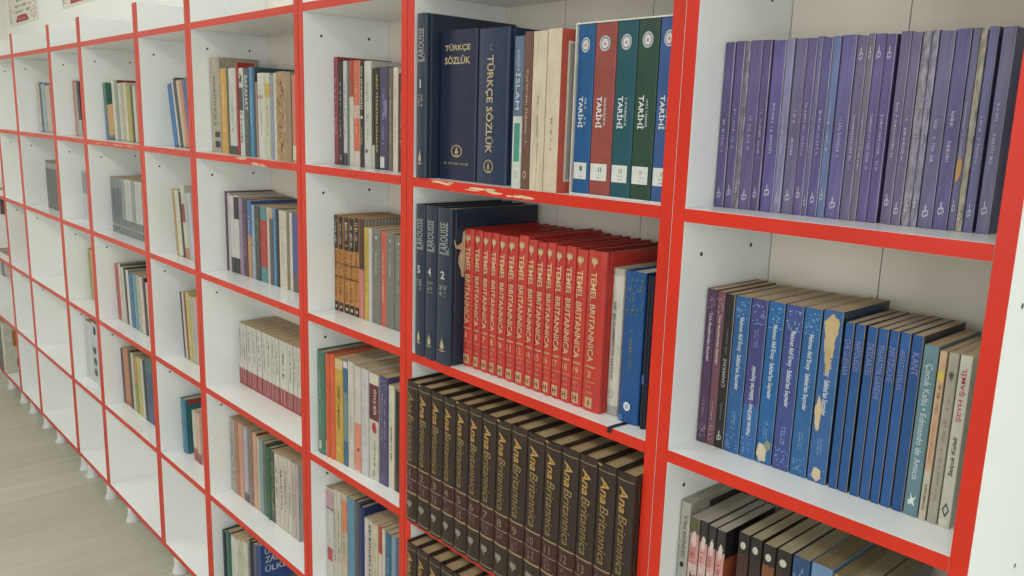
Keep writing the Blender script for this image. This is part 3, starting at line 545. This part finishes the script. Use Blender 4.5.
row(3, 'third shelf, %s' % SN, 'books on the third shelf of the second narrow bookcase', (318, .05, 380, .068), 420, [
 (317.6, 325, 351, '#4f7f68', 'green hardback with pale lettering', dict(hard=True, text=[], greek=[g('#a8c8b4', 26, .4, .62, .3, .8)], rect=[(.3, .6, .05, .13, '#d4dcd0', 'spine_label')], d=.16, pages='#b8a27c')),
 (325.4, 330, 354, '#e2561e', 'slim orange hardback', dict(hard=True, rect=[(.1, .4, .03, .16, '#e8c8a0', 'spine_label')], d=.16)),
 (330.2, 334.6, 354.5, '#e8601f', 'slim bright orange hardback beside the yellow', dict(hard=True, d=.16)),
 (335, 342.6, 358.5, '#d3a41c', 'yellow paperback with black capitals', dict(text=[('SUNNET', .35, .72, .60, .74, '#3a300c', 'down', True), ('CUMHURİYET', .35, .72, .32, .57, '#3a300c', 'down', True)], zones=[(.90, .985, '#dcc690')], shape=[(THISTLE, .3, .7, .1, .16, '#e0c870')], edge='#d8c070', d=.14)),
 (343.4, 347.4, 360.5, '#356c94', 'slim blue and white paperback', dict(zones=[(.93, .99, '#d8dcd8'), (.24, .7, '#7a9098')], d=.14)),
 (347.8, 353.8, 362, '#d2cbbc', 'cream paperback with faint lettering', dict(greek=[g('#9a948a', 14, .4, .6, .3, .5)], d=.14)),
 (354, 360.6, 366.5, '#d4cdbf', 'cream paperback with salmon lower half', dict(zones=[(0.02, .47, '#e88c72')], shape=[(disc_gl(8), .5, .8, .2, .24, '#5a3c34')], d=.14)),
 (360.8, 368.2, 369, '#cdccca', 'pale lavender-white paperback', dict(greek=[g('#9a98a0', 18, .35, .5, .3, .65)], shape=[(ring_gl(10, .5, .3), .35, .65, .82, .87, '#8a92a8')], d=.14)),
 (368.6, 378.6, 374, '#d2cdbe', 'white paperback with maroon top and red motif', dict(zones=[(.57, .90, '#6c2a34'), (.9, 1, '#ded8c4')], text=[('ÖYLE BİR', .5, .82, .62, .86, '#e0d4c8', 'down', True)], patch=[(.25, .85, .44, .56, '#bc3c48')], greek=[(.5, .72, .1, .38, '#8a8678', 18)], shape=[(ring_gl(10, .5, .34), .35, .65, .04, .09, '#6a6860')], edge='#8f887c', d=.14)),
 (379.2, 387.6, 377, '#544a78', 'purple paperback with lilac lettering', dict(orn=[(.84, 1, '#a8a0c4', 14), (.02, .12, '#9a92bc', 12)], greek=[g('#b0a8cc', 22, .25, .42, .4, .84), g('#b0a8cc', 22, .6, .75, .35, .8)], d=.14)),
 (388, 394.6, 386, '#d4cfb8', 'cream paperback with black lettering', dict(greek=[g('#3a3a34', 20, .35, .65, .25, .65)], d=.11, edge='#4c4438')),
 (395, 401, 392, '#2e2624', 'black paperback by the divider', dict(d=.14))])
row(4, 'fourth shelf, %s' % SN, 'books on the fourth shelf of the second narrow bookcase', .06, 540, [
 (326.4, 333.4, 488.5, '#d0cec4', 'white paperback with pink picture at top', dict(zones=[(.79, .98, '#c8a0a4'), (.775, .79, '#54424c'), (0, .36, '#d0cec4')], rect=[(.2, .9, .22, .36, '#c84c44', 'spine_picture')], d=.12)),
 (333.8, 336.8, 489.5, '#cfc9b6', 'slim cream paperback with spots', dict(greek=[g('#5c584c', 14)], d=.14)), (337, 341.2, 491.5, '#cfc6b0', 'slim cream paperback', dict(greek=[g('#6a6454', 16)], d=.14)),
 (341.8, 347, 494.5, '#cdb89a', 'cream paperback with orange upper panel', dict(zones=[(.62, .94, '#dc8450')], greek=[(.3, .7, .3, .6, '#7a7464', 14)], d=.14)),
 (347.4, 353.8, 499, '#4f94b4', 'light blue paperback', dict(edge='#b8ccd0', d=.14)), (354.2, 358.9, 501.5, '#5c6068', 'dark grey paperback', dict(d=.16, hard=True)),
 (359.2, 364, 507, '#27386c', 'navy hardback', dict(hard=True, d=.16)), (364.4, 368.2, 518.5, '#d4c8c2', 'white-pink slim paperback', dict(d=.14)),
 (368.5, 372, 521, '#ccc6b6', 'cream paperback with black lettering', dict(greek=[g('#2c2a28', 14, .2, .8, .3, .95)], d=.14)), (372.3, 377.8, 524.5, '#cfc4a4', 'cream-yellow paperback', dict(greek=[g('#b09a60', 8)], d=.14)),
 (378.2, 381.6, 527, '#b83e30', 'slim red paperback', dict(zones=[(0, .72, '#d8ccbc')], d=.14)), (381.9, 385, 529.5, '#d4cbb8', 'slim ivory paperback', dict(d=.14)),
 (385.3, 390.8, 533.5, '#2f6c8c', 'teal-blue paperback', dict(greek=[g('#8cb4c4', 12)], d=.14)), (391.2, 395.6, 537, '#7f9ab0', 'grey-blue slim paperback by the divider', dict(d=.14))])
# --- second wide bookcase
SW = 'second wide bookcase'
row(1, 'top shelf, %s' % SW, 'books on the top shelf of the second wide bookcase', (214, .105, 292, .055), 110, [
 (210.6, 220.4, 57.5, '#b7ae98', 'large beige board book, tallest on its shelf', dict(d=.12, greek=[g('#8a8270', 8)], rect=[(.4, .9, .05, .12, '#3a3a38', 'spine_mark'), (.4, .9, .16, .22, '#3a3a38', 'spine_mark')], kind='worn')),
 (221, 227, 68.5, '#d8a224', 'yellow paperback', dict(greek=[g('#f0d890', 14)], d=.13)), (227.2, 229, 67.5, '#4a5a44', 'very slim dark green paperback', dict(d=.13)),
 (229.2, 236.2, 68, '#ccccc2', 'white paperback with dark foot', dict(zones=[(0, .1, '#3c3c3c')], greek=[g('#9a9a90', 12)], d=.12)), (236.4, 238.2, 62.5, '#b03028', 'slim red book, taller than its neighbours', dict(d=.05, y=.03)),
 (238.5, 243.8, 68, '#cfcec6', 'white paperback with black label', dict(rect=[(.1, .9, .52, .78, '#4a5458', 'spine_label')], greek=[(.25, .75, .15, .5, '#2c2c2c', 14)], shape=[(PEN, .2, .8, .82, .96, '#2c2c2c')], d=.13)),
 (244, 249.2, 68, '#3c4c50', 'slate paperback with white capitals', dict(text=[('SAFAHAT', .22, .78, .52, .92, '#d4d8d0', 'down', True)], greek=[g('#7a8a8c', 14, .3, .7, .15, .5)], d=.13)),
 (249.5, 253.4, 67, '#2a88b8', 'sky blue paperback', dict(greek=[g('#98c8dc', 14)], d=.13)), (253.6, 255.4, 68, '#3a5058', 'very slim dark teal paperback', dict(d=.13)),
 (255.6, 257.6, 82, '#a08078', 'short brownish paperback', dict(d=.11)), (257.9, 264.6, 73, '#d4d2c6', 'white paperback with pink mark', dict(rect=[(.1, .8, .70, .74, '#c87898', 'spine_mark')], greek=[g('#a8a498', 14)], d=.13)),
 (264.8, 269.7, 73, '#ccc9a8', 'cream paperback with yellow band', dict(zones=[(.72, .88, '#cdb23c')], greek=[g('#9a9470', 14)], d=.13)), (270, 273.6, 75.5, '#8b9cae', 'grey-blue paperback', dict(zones=[(.78, .9, '#a88898')], d=.13)),
 (273.8, 276.2, 73, '#d0cabc', 'slim white paperback', dict(d=.13)), (276.4, 284.8, 71.5, '#b58c58', 'tan mottled paperback', dict(kind='pattern', orn=[(.05, .95, '#7c4c28', 40)], edge='#dcc8a8', d=.13)),
 (285, 291.2, 72, '#9c8560', 'drab tan paperback', dict(kind='worn', d=.13, edge='#4c3c2c')), (291.8, 296.4, 75, '#cf7a60', 'salmon paperback by the divider', dict(rect=[(.1, .9, .03, .2, '#d8ccb4', 'spine_label')], d=.13))])
row(2, 'second shelf, %s' % SW, 'books on the second shelf of the second wide bookcase', (228, .076, 296, .088), 250, [
 (226.4, 228.6, 191.5, '#5e3648', 'slim maroon paperback', dict(d=.15)), (228.8, 231, 193, '#c4bcc4', 'slim lavender-white paperback', dict(d=.15)),
 (231.2, 234.6, 195.5, '#d2d0c8', 'white paperback with black foot', dict(zones=[(0, .2, '#3a3836')], d=.15)), (234.8, 239.4, 195.5, '#d2d0c8', 'white paperback with black top and foot', dict(zones=[(.7, .98, '#2e2c2c'), (0, .2, '#2e2c2c')], d=.15)),
 (239.7, 243.2, 198, '#9884a0', 'mauve paperback', dict(d=.15)), (243.4, 247.5, 199, '#5a3c48', 'dark plum paperback', dict(greek=[g('#b09098', 14)], sides='#4c2420', d=.19)),
 (247.9, 252, 200.5, '#c08c5c', 'paperback with blue top and tan lower half', dict(zones=[(.55, 1, '#3a74b0')], sides='#3a62a0', greek=[g('#d8c0a0', 10)], d=.15)), (252.3, 255, 205, '#8cb0c4', 'slim pale blue paperback', dict(d=.15)),
 (255.2, 260.2, 206, '#4a4844', 'dark grey paperback with pale marks', dict(orn=[(.1, .9, '#a49c84', 24)], d=.15)), (260.6, 267, 206.5, '#bc2e28', 'red paperback with teal ends', dict(zones=[(.82, 1, '#4c8c90'), (0, .2, '#4c9098')], d=.15)),
 (267.3, 269.6, 207.5, '#cfc0ac', 'slim beige paperback', dict(d=.14)), (269.8, 273, 208, '#5c5c60', 'dark paperback with tan top', dict(zones=[(.86, 1, '#c8ac84')], d=.14)), (273.3, 276.2, 208.5, '#4c8cb4', 'blue slim paperback', dict(d=.14)),
 (276.5, 279, 209.5, '#2c2c2c', 'slim black paperback', dict(d=.14)), (279.3, 287, 211, '#d0cab6', 'cream paperback with plain spine', dict(edge='#90865c', greek=[g('#b8b098', 6)], d=.12)), (287.3, 289.4, 212, '#8a8258', 'slim olive paperback', dict(d=.12)),
 (289.6, 292.2, 213, '#d4d0c8', 'slim white paperback', dict(d=.12)), (292.4, 298.6, 213.5, '#4a5a94', 'blue-violet paperback by the divider', dict(zones=[(0, .25, '#6c5c5c')], d=.12))])
WX = [238.8, 242.8, 246.8, 252, 256.8, 261.8, 266.8, 271.2, 274.8, 279, 287.6, 292.8, 296.6, 300.5]
WT = [322.6, 323.8, 325, 328, 331, 334, 335.5, 337, 338.5, 340, 345, 347.5, 349]
row(3, 'third shelf, %s' % SW, 'white red-footed books on the third shelf', (240, .099, 292, .102), 356,
    [(WX[i]+.1, WX[i+1]-.1, 0, '#d6d2c6', 'white paperback with red spine foot', dict(zones=[(0, .27, '#a83a3c')], h=.196, greek=[g('#5c5850', 14, .36, .64, .42, .9)], rect=[(.12, .2, .04, .26, '#d49a90', 'spine_mark'), (.5, .62, .04, .26, '#d49a90', 'spine_mark')], edge='#4c443c' if i in (1, 3, 4, 8, 10) else '#b8b2a4', d=.145, pages='#b5986c')) for i in range(13)])
row(4, 'fourth shelf, %s' % SW, 'books on the fourth shelf of the second wide bookcase', (230, .066, 296, .072), 460, [
 (230.6, 235.2, 418.5, '#b8b0a0', 'grey floral paperback', dict(kind='pattern', orn=[(.1, .95, '#6c5c4c', 26)], d=.15)), (235.5, 238.8, 421, '#b87c5c', 'brick-tan paperback', dict(d=.15)), (239, 243.4, 423.5, '#d89878', 'salmon paperback', dict(d=.15)),
 (243.8, 247.6, 427, '#b8b4c4', 'pale lavender paperback', dict(zones=[(0, .12, '#5c5c6c')], d=.15)), (247.8, 252.6, 429.5, '#8c7468', 'brown-pink paperback', dict(kind='pattern', d=.15)), (252.9, 256.6, 433, '#d8a484', 'peach paperback', dict(sides='#8c2e24', d=.17)),
 (256.9, 259.2, 437, '#c8bca4', 'slim cream paperback', dict(d=.15)), (259.4, 262.6, 440, '#7ca4a8', 'pale teal paperback', dict(d=.12)), (262.8, 266, 443, '#5c6c54', 'grey-green paperback', dict(d=.15)),
 (266.2, 270.2, 448, '#2c6848', 'green hardback', dict(hard=True, d=.13)), (270.5, 273.6, 451, '#4c5444', 'dark floral paperback', dict(kind='pattern', orn=[(.05, .9, '#c0c49c', 26)], d=.13)),
 (274, 278.4, 453.5, '#d0c8b8', 'off-white paperback', dict(greek=[g('#5c544c', 12)], d=.13)), (278.7, 282.6, 456, '#d2cab8', 'ivory paperback', dict(greek=[g('#3c342c', 10)], d=.13)), (282.9, 286.8, 457.5, '#cec6b6', 'ivory paperback with dark flecks', dict(greek=[g('#4c443c', 14)], d=.13)),
 (287.1, 290.6, 460, '#d2cabc', 'pale paperback', dict(greek=[g('#6c645c', 10)], d=.13)), (290.9, 294.4, 463, '#c8b4ac', 'pinkish paperback', dict(greek=[g('#7c5c5c', 14)], d=.13)), (294.7, 298.2, 465, '#b8b0ac', 'grey-pink paperback by the divider', dict(edge='#4c4444', d=.13))])
row(5, 'bottom shelf, %s' % SW, 'books on the bottom shelf of the second wide bookcase', .065, 555, [
 (223, 226, 531, '#2c3844', 'dark navy hardback', dict(hard=True, d=.15, sides='#1f2630')), (226.3, 230.8, 531.5, '#2c6c5c', 'teal green hardback', dict(hard=True, d=.15, sides='#221f2a')),
 (231.4, 237.8, 537.5, '#d8d6c8', 'white paperback', dict(d=.14)), (238, 242.6, 540, '#d0ccb0', 'cream paperback', dict(greek=[(.4, .6, .7, .92, '#4a4a40', 10)], d=.14)), (242.9, 247.6, 542, '#d4d4c4', 'pale ivory paperback', dict(d=.14)),
 (249.4, 252.8, 541, '#2c303c', 'black hardback', dict(hard=True, d=.14)), (253.2, 256.8, 545, '#4c5c7c', 'slate-blue paperback', dict(d=.14)),
 (257.2, 260.6, 545, '#234a94', 'blue book with white capitals on its cover', dict(d=.165, ctext=[('ULUS', .08, .42, .885, .955, '#c8d4e4'), ('ZAMAN', .08, .62, .79, .86, '#c8d4e4'), ('ÜLKESİ', .08, .66, .68, .77, '#c8d4e4')], crect=[(.4, .95, .3, .55, '#4f6c5c')]))])
# --- further bookcases, few pixels each
def far(shelf, place, group, y, v, lst, lean=0.0, **k):
    row(shelf, place, group, y, v, [(a, b_, vt, c, ds, dict(op, leanpx=lean)) for (a, b_, vt, c, ds, op) in lst], **k)
far(1, 'top shelf, third narrow bookcase', 'leaning books on the top shelf of the third narrow bookcase', .07, 145, [
 (174.4, 178.6, 85, '#2f78b4', 'bright blue slim book, leaning', {}), (178.9, 180.4, 79, '#d4d4cc', 'slim white book, leaning', {}), (180.6, 183.4, 79, '#4c4440', 'dark book with photo, leaning', {}), (183.6, 186.2, 81, '#c8c0a0', 'cream book, leaning', {}),
 (186.4, 189.4, 81, '#dc8454', 'orange book, leaning', {}), (189.7, 192.6, 80, '#3c6cac', 'mid blue book, leaning', {}), (192.9, 194.8, 78, '#4c8474', 'green book, leaning', {})], lean=-.21, d=.12)
far(2, 'second shelf, third narrow bookcase', 'books on the second shelf of the third narrow bookcase', .056, 256, [
 (177.2, 179.2, 190, '#b8944c', 'ochre slim book, leaning', {}), (179.4, 183.4, 191, '#d4d0b8', 'cream book, leaning', {}), (183.6, 185.6, 193, '#34302c', 'slim black book, leaning', {}), (185.8, 189.6, 187, '#ccc8b4', 'tall white book with red mark, leaning', dict(rect=[(.1, .8, .5, .75, '#a83038', 'spine_mark')], zones=[(0, .14, '#c87848')])),
 (189.9, 192, 194, '#a8bcbc', 'pale blue slim book, leaning', {}), (192.2, 195, 194, '#c8c4cc', 'lavender-white book, leaning', {})], lean=-.11, d=.14)
far(3, 'third shelf, third narrow bookcase', 'books on the third shelf of the third narrow bookcase', .068, 358, [
 (184.6, 186, 293, '#3c3440', 'black slim book, leaning', dict(sides='#3a2420', d=.17)), (186.2, 188, 293, '#d8c8b8', 'pale pink slim book, leaning', {}), (188.2, 189.8, 294, '#8c4c34', 'rust slim book, leaning', {}),
 (190, 193.6, 294, '#ccb854', 'yellow book, leaning', {}), (193.9, 196.4, 298, '#b8b8a0', 'grey-cream book, leaning', {}), (196.7, 201, 299, '#c8b0a8', 'pinkish book, leaning', {})], lean=-.085, d=.14)
far(4, 'fourth shelf, third narrow bookcase', 'books on the fourth shelf of the third narrow bookcase', .066, 452, [
 (183.2, 187.8, 393, '#3c84a4', 'teal-blue hardback', dict(hard=True, d=.15, sides='#2c7478', h=.196, crect=[(.08, .99, .905, .985, '#a83a30')])), (194, 197.4, 401, '#d4ccb8', 'white paperback with red foot', dict(zones=[(0, .26, '#b04c48')], h=.180)), (197.8, 201, 403, '#dcb8a0', 'pale peach paperback with red foot', dict(zones=[(0, .2, '#a83c3c')], h=.180))], lean=-.03, d=.13)
far(1, 'top shelf, third wide bookcase', 'books on the top shelf of the third wide bookcase', .10, 138, [
 (106.6, 109.2, 83, '#4c8474', 'teal green book, leaning', dict(zones=[(0, .45, '#3c78a4')])), (109.4, 115, 105, '#d09c3c', 'ochre short book, leaning', dict(zones=[(0, .12, '#5c7468')])), (115.3, 117.8, 80.5, '#d4d4c8', 'white book, leaning', {}), (118, 121, 80.5, '#8ca08c', 'sage book with red cover, leaning', dict(sides='#a83038')),
 (121.3, 123.6, 83.5, '#d0ccb8', 'cream book, leaning', {}), (123.8, 126.4, 83, '#b8b49c', 'grey-cream book, leaning', dict(sides='#6c5c7c')), (126.7, 129.2, 83, '#d4d0b4', 'ivory book, leaning', {}), (129.5, 133.2, 86, '#b0a43c', 'olive yellow book, leaning', {}), (133.5, 135.4, 86, '#34302c', 'black book, leaning', {}), (135.6, 138, 86, '#d0c8b4', 'beige book, leaning', {})], lean=-.055, d=.14)
far(2, 'second shelf, third wide bookcase', 'dark grey set in the third wide bookcase', .062, 234,
    [(113.4+i*3.35, 113.4+(i+1)*3.35-.15, 0, '#4a555c', 'dark grey silver-banded volume', dict(h=.215, zones=[(0, .28, '#4e5a60'), (.13, .16, '#86928f')] + ([(.3, .80, '#36424a'), (.80, 1, '#5f6b70')] if i < 3 else [(.28, 1, '#b4beb8' if i % 3 else '#7c8886')]), rough=.2, coat=.5)) for i in range(10)], lean=-.0, d=.17)  # pale upper spines right of the dark ones: glossy reflection painted into the colour
far(3, 'third shelf, third wide bookcase', 'books on the third shelf of the third wide bookcase', .066, 322, [
 (119, 122, 264.5, '#c05048', 'red book, leaning', {}), (122.3, 124.4, 264.5, '#d8c8b8', 'cream slim book, leaning', dict(sides='#5c7c78')), (124.7, 127.2, 268, '#cfc6b4', 'ivory book, leaning', {}), (127.5, 129.2, 268.5, '#3c3c40', 'black slim book, leaning', {}), (129.5, 131.8, 271, '#d4d8d4', 'white book, leaning', dict(sides='#8c9488')),
 (132.1, 135.6, 274, '#2c6c94', 'blue book, leaning', {}), (135.9, 138.8, 275, '#4ca0b4', 'turquoise book, leaning', dict(sides='#7c2c2c')), (139.1, 142, 276, '#b4b49c', 'patterned cream book, leaning', dict(kind='pattern')), (142.3, 145.4, 278, '#d8c8c0', 'pinkish white book, leaning', {}), (145.7, 148, 279, '#2c2428', 'black book, leaning', {}), (148.3, 152, 284, '#c4c4b8', 'grey-white book, leaning', {})], lean=-.07, d=.17)
far(4, 'fourth shelf, third wide bookcase', 'books on the fourth shelf of the third wide bookcase', .07, 408, [
 (124.6, 126.4, 349, '#5c4450', 'slim plum book, leaning', {}), (126.7, 131.6, 349.5, '#c8804c', 'orange-tan book, leaning', dict(sides='#a03c28', zones=[(0, .08, '#b04c34')])), (131.9, 134, 351, '#3c3830', 'slim black book, leaning', {}), (134.3, 136.6, 354, '#c8c4a4', 'cream book, leaning', {}), (136.9, 139.6, 358, '#c88c4c', 'amber book, leaning', dict(zones=[(0, .55, '#8c9440')])), (139.9, 143, 358.5, '#c8bc48', 'yellow book, leaning', {}),
 (143.3, 145.4, 360, '#d4d4cc', 'white slim book, leaning', {}), (145.7, 147.6, 361, '#2c3434', 'black slim book, leaning', {}), (147.9, 154.8, 361, '#34587c', 'navy-teal book, leaning', dict(zones=[(.8, 1, '#3c7474')])), (155.1, 157.2, 370, '#c8b49c', 'beige book, leaning', {})], lean=-.05, d=.16)
far(1, 'top shelf, fourth narrow bookcase', 'books on the top shelf of the fourth narrow bookcase', .10, 134, [
 (76.4, 78.2, 81, '#c88478', 'salmon book, leaning', {}), (78.4, 79.8, 82, '#c0b8a0', 'cream slim book, leaning', {}), (80, 82.6, 82, '#2c2828', 'black book, leaning', dict(zones=[(0, .3, '#b8b4a4')]))], lean=-.05, d=.1)
far(2, 'second shelf, fourth narrow bookcase', 'book on the second shelf of the fourth narrow bookcase', .07, 205, [(83.5, 87.6, 171, '#c4cccc', 'white book with grey picture', dict(zones=[(.55, .98, '#8c9898')], label='white book with grey picture on second shelf, fourth narrow bookcase'))], d=.13)
far(3, 'third shelf, fourth narrow bookcase', 'books on the third shelf of the fourth narrow bookcase', .085, 297, [
 (91.4, 93.4, 249, '#a8a43c', 'olive yellow book, leaning', {}), (93.6, 97.5, 251, '#ccb884', 'cream yellow book, leaning', {})], lean=-.05, d=.11)
far(4, 'fourth shelf, fourth narrow bookcase', 'books on the fourth shelf of the fourth narrow bookcase', .075, 372, [
 (88.2, 94, 321.5, '#d0d8d4', 'white plain book', {}), (94.4, 99.6, 323, '#c8d8d8', 'pale book with dark blue dots', dict(shape=[(disc_gl(10), .1, .7, .12, .25, '#1c4c6c'), (disc_gl(10), .1, .7, .30, .43, '#1c5c54'), (disc_gl(10), .1, .7, .48, .60, '#1c3c4c'), (disc_gl(8), .3, .8, .8, .95, '#2c3c44')]))], d=.13)
far(1, 'top shelf, fourth wide bookcase', 'books on the top shelf of the fourth wide bookcase', .09, 130, [
 (40, 42.6, 83, '#d0c0b4', 'pinkish cream book, leaning', {}), (42.8, 44.2, 83, '#4c403c', 'black slim book, leaning', {}), (44.4, 48, 84, '#8cb4bc', 'pale blue book, leaning', {}), (48.3, 52.5, 86, '#ccb8a8', 'beige book, leaning', {})], lean=-.05, d=.12)
far(2, 'second shelf, fourth wide bookcase', 'dark grey set in the fourth wide bookcase', .066, 207,
    [(48.4+i*2.2, 48.4+(i+1)*2.2-.1, 0, '#56605f', 'dark grey slim volume', dict(h=.226, zones=[(.84, .95, '#98a0a0')])) for i in range(5)], d=.16)
far(3, 'third shelf, fifth narrow bookcase', 'book on the third shelf of the fifth narrow bookcase', .05, 240, [(26.4, 28.4, 222, '#dc8c50', 'slim orange book', dict(label='slim orange book alone on third shelf, fifth narrow bookcase'))], d=.12)
far(2, 'second shelf, fifth wide bookcase', 'books on the second shelf of the fifth wide bookcase', .06, 250, [(-1.6, .4, 210, '#6c7478', 'dark grey book', {}), (.6, 2.6, 209, '#c8ccc8', 'white book', {}), (2.8, 4.4, 214, '#7c6064', 'mauve-brown book', {})], d=.13)
far(3, 'third shelf, fifth wide bookcase', 'books on the third shelf of the fifth wide bookcase', .06, 300, [(0, 1.8, 271, '#b88c48', 'ochre book', {}), (2, 4, 275, '#c8ccd0', 'white slim book', {}), (4.2, 6.6, 276, '#4c6490', 'blue slim book', {}), (6.8, 9.4, 276, '#d0c4b8', 'beige book', {}), (9.7, 12.4, 278, '#c8a898', 'pinkish book', {})], d=.13, lean=-.05)
far(5, 'bottom shelf, fifth wide bookcase', 'books on the bottom shelf of the fifth wide bookcase', .03, 350, [(-4.6, -1.2, 317, '#c83c4c', 'crimson book with orange top', dict(zones=[(.6, 1, '#d07434')])), (-.9, 2.2, 321, '#3c2c2c', 'black book with pale specks', dict(orn=[(.1, .9, '#8c7c78', 14)])),
 (2.5, 4.6, 322, '#d8d8c4', 'cream book with orange round motif on cover', dict(crect=[(.26, .62, .52, .84, '#c87838'), (.34, .60, .12, .28, '#7c4c34')]))], d=.17)

# ------------------------------------------------------------------ framed notices on the wall above the shelves
def notice(x0, z0, w, h, label):
    root = empty('wall_poster', (x0, YB-.004, z0)); tag(root, label, 'poster', 'posters on the back wall')
    MB().bbox((0, 0, 0), (w, .0035, h), .0006).build('sheet', mat('#e6e4da', .5, 'melamine'), root)
    P = lambda name, drw, a, b, c, e, col, lift=.0005: mesh(name, [(a+(b-a)*p, -lift, c+(e-c)*q) for p, q in drw[0]], drw[1], mat(col, .6), root)
    for (a, b) in ((.03, .036), (w-.036, w-.03)): P('border_rule', UNIT, a, b, .02, h-.02, '#cfc3b4')
    P('corner_ornament', confetti_gl(3, 40), .70*w, .97*w, .01, .12, '#d8a49a'); P('corner_ornament', confetti_gl(4, 30), .02*w, .2*w, .01, .10, '#d8a49a')
    for k in range(8): P('printed_line', marks(15-k % 3, 5+k), (.24+.02*(k % 2))*w, (.74-.05*(k % 3))*w, .062+.031*k, .080+.031*k, '#565c58')
    pl = [(0, 0), (1, 0), (.97, .45), (.86, .95), (.5, 1), (.14, .95), (.03, .45)]
    P('red_plaque', (pl, [tuple(range(7))]), .26*w, .70*w, .012, .050, '#cf4644', .0006); P('plaque_lettering', marks(12, 9), .34*w, .62*w, .022, .036, '#eed8d0', .001)
pq = at(10, 27, YB-.004)
notice(pq.x, pq.z, .66, .55, 'printed notice with red plaque on the wall, leftmost, near the corner')
pq2 = at(62.5, 9, YB-.004)
notice(pq2.x, pq2.z, .56, .55, 'printed notice with red plaque on the wall, right of the corner one')
